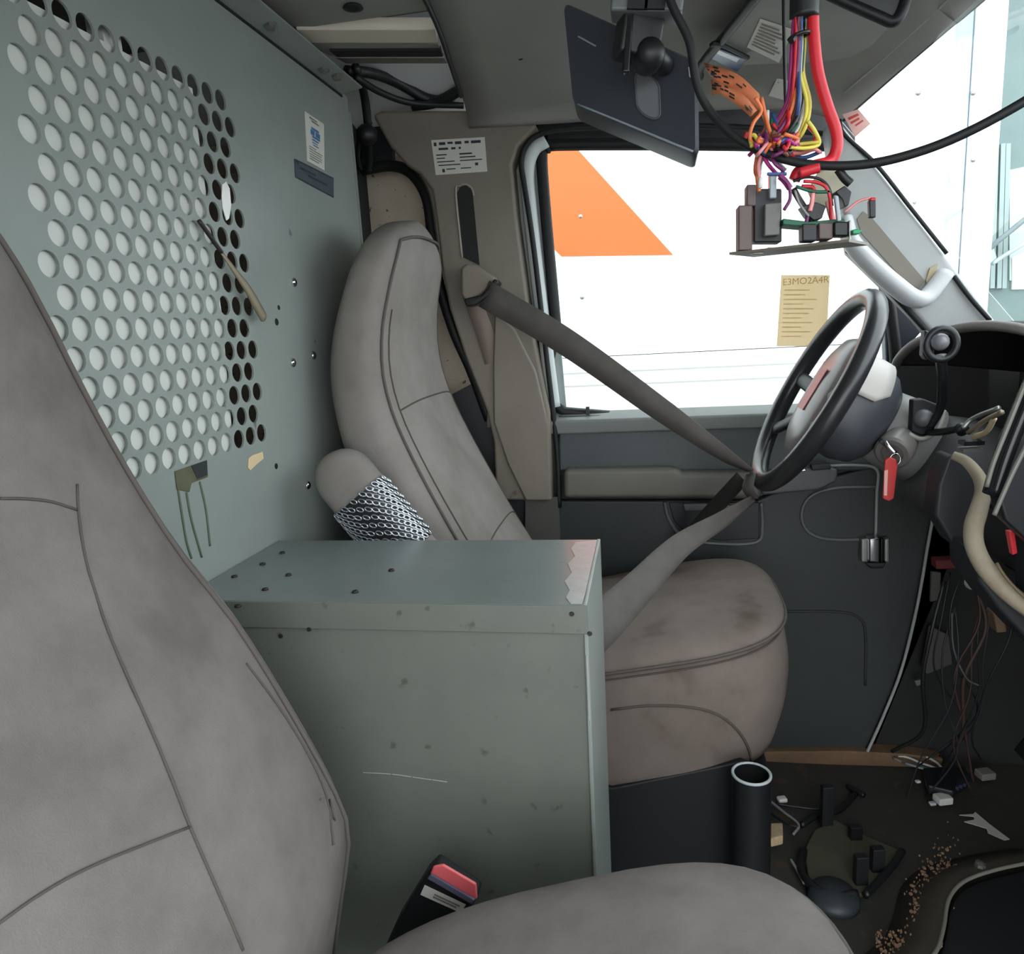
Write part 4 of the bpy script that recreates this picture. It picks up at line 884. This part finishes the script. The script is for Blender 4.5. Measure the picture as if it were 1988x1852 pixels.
sheet('plate', OY(1.655, [(1808, 1110), (1828, 1112), (1826, 1165), (1806, 1170)]), (0, .01, 0), mat('bracket grey', (84, 82, 78), .6), kb, bevel=.003)
sheet('lower_tab', OY(1.655, [(1776, 1322), (1792, 1318), (1796, 1326), (1780, 1332)]), (0, .01, 0), ALU, kb)
o = obj('fuse_connector', prism(NB(), OY(1.60, [(1816, 1088), (1862, 1086), (1862, 1104), (1818, 1106)]), (0, .03, 0)), mat('dull red', (110, 44, 44), .6), bevel=.003); tag(o, 'dull red connector block high in the dark footwell', 'connector')
o = obj('bulb_socket', lathe(NB(), on(1887, 1132, 'y', 1.45), (-.3, -1, .2), [(.012, -.015), (.013, 0), (.009, .008), (.003, .011)], 12), PALE, smooth=True); tag(o, 'small pale round socket under the worn dash edge', 'socket')
wl = T('footwell_wires', 'tangle of dark wires hanging in the driver footwell', 'wires')
random.seed(11)
for i in range(11):
    x0, y0_ = random.uniform(1830, 1960), random.uniform(1060, 1180)
    pts = [(x0, y0_, 1.52), (x0+random.uniform(-30, 30), y0_+90, 1.50), (x0+random.uniform(-50, 20), y0_+190, 1.50), (x0+random.uniform(-70, 30), y0_+290, 1.52), (x0+random.uniform(-110, 0), y0_+random.uniform(330, 420), 1.55)]
    obj('wire', tube(NB(), OV(pts), random.choice((.0018, .0025, .004)), 6), random.choice((BLACK, BLACK, DKGREY, mat('wire dull brown', (64, 46, 40), .6))), wl, smooth=True)
obj('wire', tube(NB(), OV([(1848, 1190, 1.5), (1850, 1250, 1.5), (1862, 1290, 1.5), (1880, 1320, 1.48), (1900, 1330, 1.46)]), .002, 6), MIDGREY, wl, smooth=True)
pe = T('brake_pedal', 'dark pedal arm and pad in the shadowed footwell', 'pedal')
obj('arm', tube(NB(), [V(.86, 1.42, .62), V(.80, 1.42, .36), V(.74, 1.42, .17)], .014, 8), BLACK, pe, smooth=True)
obj('pad', obox(NB(), V(.735, 1.42, .15), [(.5, 0, .85), (0, 1, 0), (.85, 0, -.5)], (.03, .045, .008)), RUBBER, pe, bevel=.003)
pe2 = da
obj('tan_connector', prism(NB(), OY(1.3, [(1928, 1190), (1950, 1192), (1956, 1228), (1936, 1230)]), (0, .03, 0)), mat('tan plastic', (104, 84, 62), .6), pe2, bevel=.003)

# ------------------------------------------------------------------ floor things
o = sheet('trim_10', OY(1.66, [(1480, 1460), (1640, 1458), (1760, 1464), (1832, 1474), (1826, 1492), (1700, 1488), (1500, 1482), (1476, 1490)]), (0, .04, 0), RUST, bevel=.003); tag(o, kind='structure')
tb = T('floor_tube', 'black upright tube with a pale rim in front of the driver cushion', 'tube')
tc_ = on(1459, 1502, 'y', 1.10)
obj('tube_wall', lathe(NB(), V(tc_.x, tc_.y, -.05), (0, 0, 1), [(.031, 0), (.031, tc_.z+.05), (.027, tc_.z+.05), (.027, tc_.z-.06), (.002, tc_.z-.065)], 28), BLACK, tb, auto=40)
obj('pale_rim', tube(NB(), [V(tc_.x+.0295*math.cos(q), tc_.y+.0295*math.sin(q), tc_.z) for q in np.linspace(0, 2*math.pi, 33)[:-1]], .0026, 6, closed=True, smooth=0), mat('rim pale', (190, 196, 200), .35), tb, smooth=True)
obj('dusty_bottom', lathe(NB(), V(tc_.x, tc_.y, tc_.z-.045), (0, 0, 1), [(.026, 0), (.02, .003), (.004, .004)], 20), mat('dust', (120, 106, 86), .9, c2=(80, 72, 60), scale=40, amt=.7), tb, smooth=True)
ZF = -.05
fp = T('floor_plate', 'dark olive plastic plate with raised ring lying on the floor', 'plate')
pp = [(1560, 1650), (1580, 1610), (1622, 1590), (1665, 1615), (1752, 1650), (1745, 1665), (1700, 1720), (1660, 1740), (1610, 1735), (1570, 1710)]
sheet('plate', OZ(ZF+.012, pp), (0, 0, -.012), FLOORP, fp, bevel=.004)
obj('raised_rim', tube(NB(), OZ(ZF+.016, [(1560, 1650), (1556, 1690), (1580, 1722), (1620, 1738), (1665, 1735)]), .008, 8), BLACK, fp, smooth=True)
obj('raised_rim', tube(NB(), OZ(ZF+.016, [(1752, 1652), (1735, 1678), (1700, 1718), (1680, 1738)]), .007, 8), BLACK, fp, smooth=True)
for px, py, h in ((1604, 1600, .09), (1702, 1690, .05), (1670, 1715, .06), (1660, 1628, .03)):
    b_ = on(px, py, 'z', ZF+.01); obj('post', obox(NB(), b_+V(0, 0, h/2), [(1, .2, 0), (-.2, 1, 0), (0, 0, 1)], (.012, .008, h/2)), BLACK, fp, bevel=.002)
hk = T('tee_hook', 'thin black tee shaped rod lying on the floor behind the plate', 'rod')
obj('shaft', tube(NB(), OZ(ZF+.01, [(1555, 1602), (1590, 1582), (1630, 1572), (1662, 1540)]), .006, 8), BLACK, hk, smooth=True)
obj('crossbar', tube(NB(), OZ(ZF+.012, [(1646, 1526), (1662, 1536), (1678, 1544)]), .006, 8), BLACK, hk, smooth=True)
o = obj('round_cap', lathe(NB(), on(1618, 1748, 'z', ZF), (0, 0, 1), [(.045, 0), (.045, .012), (.038, .02), (.01, .024)], 24), mat('cap grey', (52, 58, 62), .5), smooth=True); tag(o, 'round dark cap at the lower edge of the floor plate', 'cap')
o = obj('paper_scrap', prism(NB(), OZ(ZF+.004, [(1862, 1583), (1890, 1581), (1893, 1577), (1920, 1600), (1960, 1630), (1950, 1632), (1918, 1618), (1915, 1609), (1872, 1596), (1892, 1592), (1890, 1586)]), (0, 0, .0015)), mat('scrap white', (206, 204, 196), .7)); tag(o, 'torn white arrow shaped scrap on the dark floor', 'scrap')
o = obj('cream_connector', prism(NB(), OZ(ZF+.02, [(1494, 1614), (1519, 1613), (1520, 1640), (1496, 1646)]), (0, 0, .02)), mat('cream connector', (214, 194, 158), .6, c2=(170, 140, 104), scale=120, amt=.7), bevel=.003); tag(o, 'cream plug connector beside the black upright tube', 'connector')
cn = T('floor_connector', 'black multi pin connector with loose wires on the floor', 'connector')
obj('body', prism(NB(), OZ(ZF+.015, [(1790, 1505), (1870, 1500), (1885, 1525), (1850, 1552), (1800, 1540)]), (0, 0, .02)), BLACK, cn, bevel=.004)
for k in range(4): obj('rib', obox(NB(), on(1860+k*7, 1522-k*3, 'z', ZF+.036), [(.5, 1, 0), (1, -.5, 0), (0, 0, 1)], (.018, .003, .004)), mat('blue black', (36, 44, 60), .4), cn)
for i, (pts, k) in enumerate((([(1726, 1466), (1760, 1470), (1790, 1482), (1820, 1492)], 'white'), ([(1735, 1472), (1765, 1484), (1800, 1494), (1825, 1496)], 'grey'), ([(1740, 1466), (1790, 1468), (1815, 1478), (1828, 1490)], 'white'), ([(1750, 1480), (1790, 1488), (1815, 1496)], 'green'))):
    obj('wire', tube(NB(), OZ(ZF+.03, pts), .0028, 6), WCOL[k], cn, smooth=True)
for nm, lab, px, py, s in (('white_plug', 'white plug below the black connector on the floor', 1830, 1556, .016), ('grey_plug', 'grey round plug on the floor behind the black connector', 1912, 1508, .017), ('clear_plug', 'tiny clear plug left of the white plug on the floor', 1810, 1562, .007), ('metal_clip', 'small pale clip on the floor near the tee rod', 1518, 1555, .010), ('tiny_clip', 'tiny bright clip left of the black connector', 1782, 1519, .006)):
    b_ = on(px, py, 'z', ZF+.01); o = obj(nm, obox(NB(), b_+V(0, 0, s*.4), [(1, .3, 0), (-.3, 1, 0), (0, 0, 1)], (s, s*.8, s*.5)), PAPER if 'white' in nm or 'clip' in nm else MATS['rim pale'] if 'clear' in nm else mat('plug grey', (128, 124, 116), .5), bevel=.003); tag(o, lab, nm.split('_')[1])
fw = T('loose_floor_wires', 'thin loose wires beside the black tube on the floor', 'wires')
for pts, k in (([(1492, 1552), (1520, 1575), (1550, 1600), (1540, 1620)], 'grey'), ([(1505, 1560), (1560, 1568), (1600, 1572)], 'black'), ([(1498, 1580), (1530, 1600), (1552, 1606)], 'black'), ([(1535, 1668), (1548, 1690), (1562, 1715)], 'grey')):
    obj('wire', tube(NB(), OZ(ZF+.012, pts), .003, 6), WCOL[k], fw, smooth=True)
# engine tunnel lip at the lower right corner
tn = T('carpet_edge', 'curled floor covering edge with a pale lip at the lower corner', 'floor covering')
lip = OZ(ZF+.03, [(1770, 1890), (1815, 1850), (1832, 1800), (1842, 1745), (1870, 1712), (1920, 1692), (1990, 1676), (2060, 1665)])
L2 = cat(lip, 4)
obj('pale_lip', tube(NB(), L2, .0035, 6, smooth=0), mat('lip pale', (128, 126, 116), .5), tn, smooth=True)
obj('fold', grid(NB(), [[p+V(-.06, .05, -.028) for p in L2], [p+V(-.02, .02, -.002) for p in L2], [p for p in L2]]), mat('covering brown', (64, 56, 46), .9, c2=(46, 42, 36), scale=14, amt=.6, bump=.4, bscale=80), tn, solid=.004, smooth=True)
obj('hollow', prism(NB(), [p+V(.004, -.004, -.012) for p in L2]+[L2[-1]+V(.2, -.4, -.04), L2[0]+V(.3, -.2, -.04)], (0, 0, -.004)), RUBBER, tn)
bm = NB(); random.seed(3)
for i in range(420):
    t = random.random(); px = 1715+t*130+random.gauss(0, 14); py = 1850-t*190+random.gauss(0, 30)
    if t < .45: px = random.uniform(1700, 1830); py = random.uniform(1805, 1852)
    p = on(px, py, 'z', ZF+.022); s = random.choice((.0006, .0009, .0012, .0012, .0022))
    obox(bm, p, [(1, random.random(), 0), (-random.random(), 1, .2), (0, 0, 1)], (s, s*random.uniform(.4, 1), .001+s*.4))
o = obj('rust_flakes', bm, RUSTB); tag(o, 'scattered rust flakes on the floor by the curled edge', 'debris', kind='stuff')
o = obj('bolt_head', lathe(NB(), on(1922, 1742, 'z', ZF-.0), (.1, -.1, 1), [(.026, 0), (.024, .012), (.008, .016)], 8), mat('bolt grey', (98, 94, 80), .5, .4, c2=(60, 56, 50), scale=60, amt=.8)); tag(o, 'dull bolt head in the dark hollow at the lower corner', 'bolt')
o = obj('small_bolt', lathe(NB(), on(1902, 1682, 'z', ZF+.03), (.1, -.1, 1), [(.010, 0), (.009, .008), (.003, .01)], 8), ALU); tag(o, 'small shiny bolt on the curled floor edge', 'bolt')

# ------------------------------------------------------------------ hanging screen
YM = .92
mo = T('monitor', 'black flat monitor turned away and hanging from a ceiling bracket', 'monitor')
front = OV([(1090, 2, .95), (1352, 118, .86), (1354, 304, .85), (1110, 204, .94)])
a, b, c_, e_ = front
nrm = (b-a).cross(e_-a).normalized()
if nrm.y > 0: nrm = -nrm
def mp(u, v, h=0.): return quadpt(front, u, v)+nrm*h
def rr(u0, v0, u1, v1, ru, rv, n=5):
    o_ = []
    for cx_, cy_, a0 in ((u1-ru, v0+rv, -math.pi/2), (u1-ru, v1-rv, 0), (u0+ru, v1-rv, math.pi/2), (u0+ru, v0+rv, math.pi)):
        for k in range(n+1):
            q = a0+math.pi/2*k/n; o_.append((cx_+ru*math.cos(q), cy_+rv*math.sin(q)))
    return o_
out = rr(0, 0, 1, 1, .06, .08)
rings = [[mp(u, v, -.004)+V(0, .045, -.004) for u, v in out], [mp(u, v, -.004) for u, v in out], [mp(.5+(u-.5)*.97, .5+(v-.5)*.96, 0) for u, v in out]]
# back cover with a real keyhole slot: ring of quads around the slot
slot = rr(.56, .36, .74, .80, .085, .10)
mcs = obj('casing', loft(NB(), rings), mat('casing black', (64, 68, 76), .32, bump=.15, bscale=500), mo, auto=35)
sheet('mount_slot', [mp(u, v, .0008) for u, v in slot], -nrm*.002, mat('slot grey', (118, 122, 126), .4), mo)
obj('slot_rim', tube(NB(), [mp(u, v, .001) for u, v in slot], .0013, 6, closed=True, smooth=0), MIDGREY, mo, smooth=True)
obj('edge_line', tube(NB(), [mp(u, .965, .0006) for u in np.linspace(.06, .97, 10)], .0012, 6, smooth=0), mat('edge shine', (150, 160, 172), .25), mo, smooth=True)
obj('vent_line', tube(NB(), [mp(.12, .28, .0008), mp(.26, .30, .0008)], .001, 5, smooth=0), mat('edge shine', (150, 160, 172), .25), mo)
obj('pale_patch', prism(NB(), [mp(.95, .1, .001), mp(.985, .12, .001), mp(1.0, .22, .001), mp(.955, .2, .001)], nrm*.001), PALE, mo)
mb = T('monitor_bracket', 'black jointed bracket clamped on the monitor back', 'bracket')
c0 = mp(.58, .42, .0)
obj('clamp_block', obox(NB(), on(1240, 62, 'y', .84), [(1, .35, -.2), (-.35, 1, 0), (.2, 0, 1)], (.022, .016, .027)), BLACK, mb, bevel=.004)
obj('upper_bar', obox(NB(), on(1256, 14, 'y', .83), [(1, .0, -.14), (0, 1, 0), (.14, 0, 1)], (.036, .018, .010)), mat('bar grey', (108, 112, 112), .35), mb, bevel=.003)
for px in (1238, 1272): obj('bar_slot', obox(NB(), on(px, 6, 'y', .812), [(1, 0, -.14), (0, 1, 0), (.14, 0, 1)], (.010, .003, .006)), BLACK, mb)
obj('joint', lathe(NB(), on(1262, 102, 'y', .83), (.2, -1, .1), [(.010, -.03), (.015, -.02), (.016, .0), (.012, .008), (.004, .011)], 18), BLACK, mb, smooth=True)
obj('side_lever', obox(NB(), on(1222, 40, 'y', .825), [(.1, 0, 1), (0, 1, 0), (1, 0, -.1)], (.05, .006, .004)), BLACKG, mb, bevel=.002)
obj('foot_tab', prism(NB(), OY(.845, [(1231, 128), (1240, 120), (1262, 118), (1270, 124), (1272, 136), (1232, 138)]), (0, .006, 0)), mat('tab cream', (186, 180, 150), .5), mb, bevel=.002)
obj('ball_stem', tube(NB(), OV([(1250, 80, .84), (1275, 112, .85), (1290, 128, .87)]), .011, 10), BLACK, mb, smooth=True)
obj('stem_post', tube(NB(), OV([(1240, 10, .85), (1245, -60, .85), (1248, -140, .86)])+[on(1248, -140, 'y', .86)+V(0, 0, .02), V(on(1248, -140, 'y', .86).x, .86, 1.525)], .016, 10), BLACK, mb, smooth=True)
# ------------------------------------------------------------------ cords, wires and the dangling electronics
o = obj('black_cord', tube(NB(), OV([(1285, -60, .80), (1305, 10, .80), (1338, 80, .80), (1352, 160, .80), (1378, 215, .80), (1430, 268, .79), (1500, 302, .78), (1580, 320, .77), (1680, 319, .76), (1780, 296, .75), (1880, 256, .74), (2000, 190, .73), (2100, 120, .73)]), .0042, 10), RUBBER, smooth=True); tag(o, 'thick black cord sweeping across the windshield past the wires', 'cord')
o = obj('thin_cord', tube(NB(), OV([(1521, -40, .86), (1522, 60, .86), (1524, 150, .86), (1526, 212, .86), (1530, 240, .855)]), .0018, 6), BLACK, smooth=True); tag(o, 'thin black vertical cord hanging in front of the visor labels', 'cord')
wbn = T('wire_bundle', 'coloured wires dropping from a black sleeve into a tangled knot', 'wires')
obj('sleeve', tube(NB(), [V(on(1562, -60, 'y', .8).x, .8, 1.51)]+OV([(1562, -60, .8), (1562, -10, .8), (1561, 36, .8)]), .0135, 12), BLACK, wbn, smooth=True)
obj('cable_tie', tube(NB(), [on(1551, 70, 'y', .795)+V(.009*math.cos(q), .008*math.sin(q), .002*math.cos(q)) for q in np.linspace(0, 2*math.pi, 13)[:-1]], .0018, 5, closed=True, smooth=0), BLACK, wbn, smooth=True)
obj('tie_tail', tube(NB(), OV([(1543, 70, .79), (1536, 80, .785)]), .003, 6), BLACK, wbn)
drops = [('red', 1546, 1545, 1535, 1510), ('magenta', 1543, 1538, 1527, 1498), ('orange', 1549, 1548, 1540, 1520), ('brown', 1552, 1552, 1546, 1530), ('yellow', 1554, 1556, 1566, 1556), ('yellow', 1557, 1562, 1572, 1562), ('blue', 1556, 1554, 1550, 1540), ('grey', 1550, 1553, 1552, 1536), ('black', 1559, 1558, 1556, 1535), ('purple', 1547, 1550, 1542, 1515), ('white', 1553, 1556, 1560, 1548), ('green', 1560, 1560, 1555, 1530)]
random.seed(5)
for i, (k, a_, b_, c0_, d0_) in enumerate(drops):
    yy = .795+.004*(i % 3)
    pts = [(a_, 25, yy), (b_, 80, yy), (b_-3, 140, yy), (c0_, 200, yy+random.uniform(-.01, .01)), (d0_, 250, yy+random.uniform(-.015, .015)), (d0_-25, 282, yy), (d0_-45, 290+random.uniform(-10, 15), yy)]
    obj('wire', tube(NB(), OV(pts), .0019, 6), WCOL[k], wbn, smooth=True)
loops = [('orange', [(1466, 190), (1478, 215), (1462, 240), (1456, 270), (1475, 290)]), ('orange', [(1478, 190), (1490, 240), (1502, 280)]), ('brown', [(1460, 230), (1474, 218), (1486, 245), (1470, 270)]), ('white', [(1490, 215), (1490, 250), (1496, 280)]), ('red', [(1450, 256), (1446, 275), (1460, 288), (1475, 285)]), ('yellow', [(1460, 285), (1456, 268), (1464, 262), (1474, 280)]), ('purple', [(1470, 262), (1485, 268), (1490, 285)]), ('red', [(1500, 240), (1515, 255), (1530, 240), (1530, 215)]), ('green', [(1498, 230), (1500, 262), (1520, 272), (1548, 240)]), ('blue', [(1500, 220), (1508, 245), (1512, 270)]), ('yellow', [(1568, 235), (1582, 255), (1590, 280), (1560, 288), (1525, 284)]), ('yellow', [(1590, 276), (1555, 280), (1520, 284)]), ('red', [(1570, 245), (1583, 262), (1580, 278)]), ('pink', [(1520, 296), (1555, 298), (1580, 290), (1592, 296)]), ('blue', [(1520, 300), (1560, 306), (1595, 294)]), ('purple', [(1490, 296), (1505, 318), (1520, 332), (1512, 342)]), ('magenta', [(1480, 300), (1492, 320), (1510, 340)]), ('grey', [(1500, 300), (1515, 320), (1525, 330)]), ('white', [(1508, 285), (1480, 310), (1474, 340)]), ('orange', [(1470, 300), (1466, 330), (1470, 345)]), ('pink', [(1478, 298), (1472, 322), (1474, 345)])]
for i, (k, pts) in enumerate(loops):
    yy = .78+.006*(i % 5)
    obj('wire', tube(NB(), OV([(x, y, yy+.004*math.sin(j*2+i)) for j, (x, y) in enumerate(pts)]), .0019, 6), WCOL[k], wbn, smooth=True)
for i in range(30):
    cx_, cy_ = random.uniform(1475, 1540), random.uniform(268, 300)
    pts = [(cx_+random.uniform(-22, 22), cy_+random.uniform(-14, 14), .785+random.uniform(-.02, .02)) for _ in range(4)]
    obj('wire', tube(NB(), OV(pts), .0018, 6), WCOL[random.choice(['red', 'purple', 'orange', 'brown', 'black', 'blue', 'pink', 'magenta'])], wbn, smooth=True)
o = obj('red_power_cable', tube(NB(), OV([(1578, 20, .80), (1580, 70, .80), (1588, 140, .80), (1606, 205, .80), (1622, 250, .80), (1625, 285, .80), (1612, 312, .80), (1580, 322, .79), (1552, 332, .785), (1542, 350, .785)]), .0056, 10), REDW, smooth=True); tag(o, 'thick red cable curving from the sleeve down to the circuit board', 'cable')
# circuit board
cb = T('circuit_board', 'circuit board with grey relays and coloured wires hanging by its cables', 'circuit board')
bl_, br_ = on(1424, 493, 'y', .80), on(1655, 468, 'y', .74)
ub = (br_-bl_).normalized(); vb = V(-ub.y, ub.x, 0).normalized()
obj('board', obox(NB(), (bl_+br_)/2+vb*.02, [ub, vb, ub.cross(vb)], ((br_-bl_).length/2, .03, .0012)), mat('board tan', (112, 104, 92), .5), cb)
def rel(nm, x0, y0_, x1, y1, yy, dep, m_, bev=.0015): return sheet(nm, OY(yy, [(x0, y0_), (x1, y0_), (x1, y1), (x0, y1)]), (0, dep, 0), m_, cb, bevel=bev)
rel('relay', 1434, 398, 1461, 486, .785, .025, COPPERY)
rel('relay', 1450, 358, 1470, 400, .79, .02, COPPERY)
rel('relay', 1464, 366, 1518, 470, .79, .025, DKGREY)
r_ = sheet('relay', OY(.775, [(1485, 395), (1517, 392), (1514, 456), (1484, 458)]), (0, .014, 0), RELAYG, cb, bevel=.0015)
rel('capacitor', 1494, 336, 1508, 385, .78, .012, CLEAR)
sheet('daughter_board', OY(.77, [(1520, 424), (1570, 430), (1640, 424), (1642, 434), (1570, 440), (1520, 436)]), (0, .03, 0), PCBG, cb, bevel=.001)
rel('terminal_block', 1558, 434, 1586, 468, .765, .02, DKGREY)
rel('terminal_block', 1590, 432, 1618, 464, .765, .02, COPPERY)
rel('terminal_block', 1620, 430, 1648, 458, .762, .018, BLACK)
rel('end_bracket', 1648, 428, 1653, 468, .76, .03, ALU, .0008)
rel('blue_jumper', 1490, 334, 1528, 340, .776, .004, WCOL['blue'], .0006)
for px, py in ((1470, 490), (1500, 484), (1568, 478), (1600, 472)):
    rel('solder_pin', px-10, py-4, px+12, py+4, .79, .012, DKGREY if px > 1550 else ALU, .001)
sheet('black_connector', OY(.77, [(1556, 400), (1585, 392), (1604, 400), (1596, 424), (1580, 428), (1568, 418)]), (0, .02, 0), BLACK, cb, bevel=.001)
sheet('black_connector', OY(.77, [(1622, 372), (1640, 360), (1654, 372), (1648, 398), (1640, 402), (1636, 388)]), (0, .02, 0), BLACK, cb, bevel=.001)
sheet('lead_clip', OV([(1688, 388, .75), (1701, 388, .75), (1701, 422, .75), (1689, 422, .75)]), (0, .008, 0), BLACK, cb, bevel=.001)
sheet('clip_tip', OV([(1690, 383, .75), (1702, 383, .75), (1701, 390, .75), (1690, 390, .75)]), (0, .008, 0), RED, cb, bevel=.001)
sheet('green_terminal', OY(.755, [(1655, 446), (1664, 444), (1676, 448), (1668, 454), (1656, 455)]), (0, .012, 0), GREEN, cb, bevel=.001)
sheet('clear_tube', OY(.76, [(1620, 378), (1628, 380), (1634, 428), (1626, 430)]), (0, .006, 0), CLEAR, cb, bevel=.001)
bw = [('pink', [(1640, 412), (1665, 392), (1690, 384)], .0012), ('red', [(1560, 352), (1585, 354), (1604, 364), (1612, 390), (1614, 430)], .0016), ('red', [(1556, 362), (1580, 366), (1574, 400)], .002), ('pink', [(1578, 375), (1576, 395), (1572, 410)], .0022), ('green', [(1545, 362), (1580, 372), (1612, 372)], .0016), ('black', [(1540, 352), (1565, 344), (1592, 348), (1610, 366), (1616, 400)], .0014), ('purple', [(1512, 340), (1530, 358), (1534, 385), (1522, 408)], .0016), ('magenta', [(1514, 342), (1524, 352), (1534, 366)], .003), ('black', [(1540, 366), (1552, 388), (1570, 415), (1578, 430)], .003), ('grey', [(1543, 370), (1552, 395), (1570, 420)], .0012), ('purple', [(1570, 410), (1566, 430), (1564, 446)], .002), ('pink', [(1608, 390), (1612, 410), (1618, 430)], .003), ('red', [(1552, 336), (1572, 330), (1590, 325)], .005), ('black', [(1628, 328), (1640, 345), (1652, 356)], .0045), ('orange', [(1470, 345), (1472, 360), (1474, 372)], .002), ('white', [(1476, 345), (1476, 365)], .0022)]
for i, (k, pts, r) in enumerate(bw): obj('wire', tube(NB(), OV([(x, y, .768+.004*(i % 3)) for x, y in pts]), r, 6), WCOL[k], cb, smooth=True)
pcd = T('card_scrap', 'pale card scrap tucked behind the circuit board wires', 'card')
sheet('card', OY(.80, [(1590, 330), (1630, 330), (1645, 352), (1600, 408), (1580, 400), (1568, 370)]), (0, .002, 0), mat('card pale', (206, 204, 182), .7, c2=(190, 184, 160), scale=60, amt=.7), pcd)

# ------------------------------------------------------------------ settle every empty at the base of its parts
for e in EMPTIES:
    ch = [c for c in e.children]
    if not ch: continue
    lo = [1e9]*3; hi = [-1e9]*3
    for c in ch:
        wl_ = WLOC[c.name]
        for v in c.data.vertices:
            for i in range(3):
                lo[i] = min(lo[i], v.co[i]+wl_[i]); hi[i] = max(hi[i], v.co[i]+wl_[i])
    base = Vector(((lo[0]+hi[0])/2, (lo[1]+hi[1])/2, lo[2]))
    e.location = base
    for c in ch: c.location = WLOC[c.name]-base
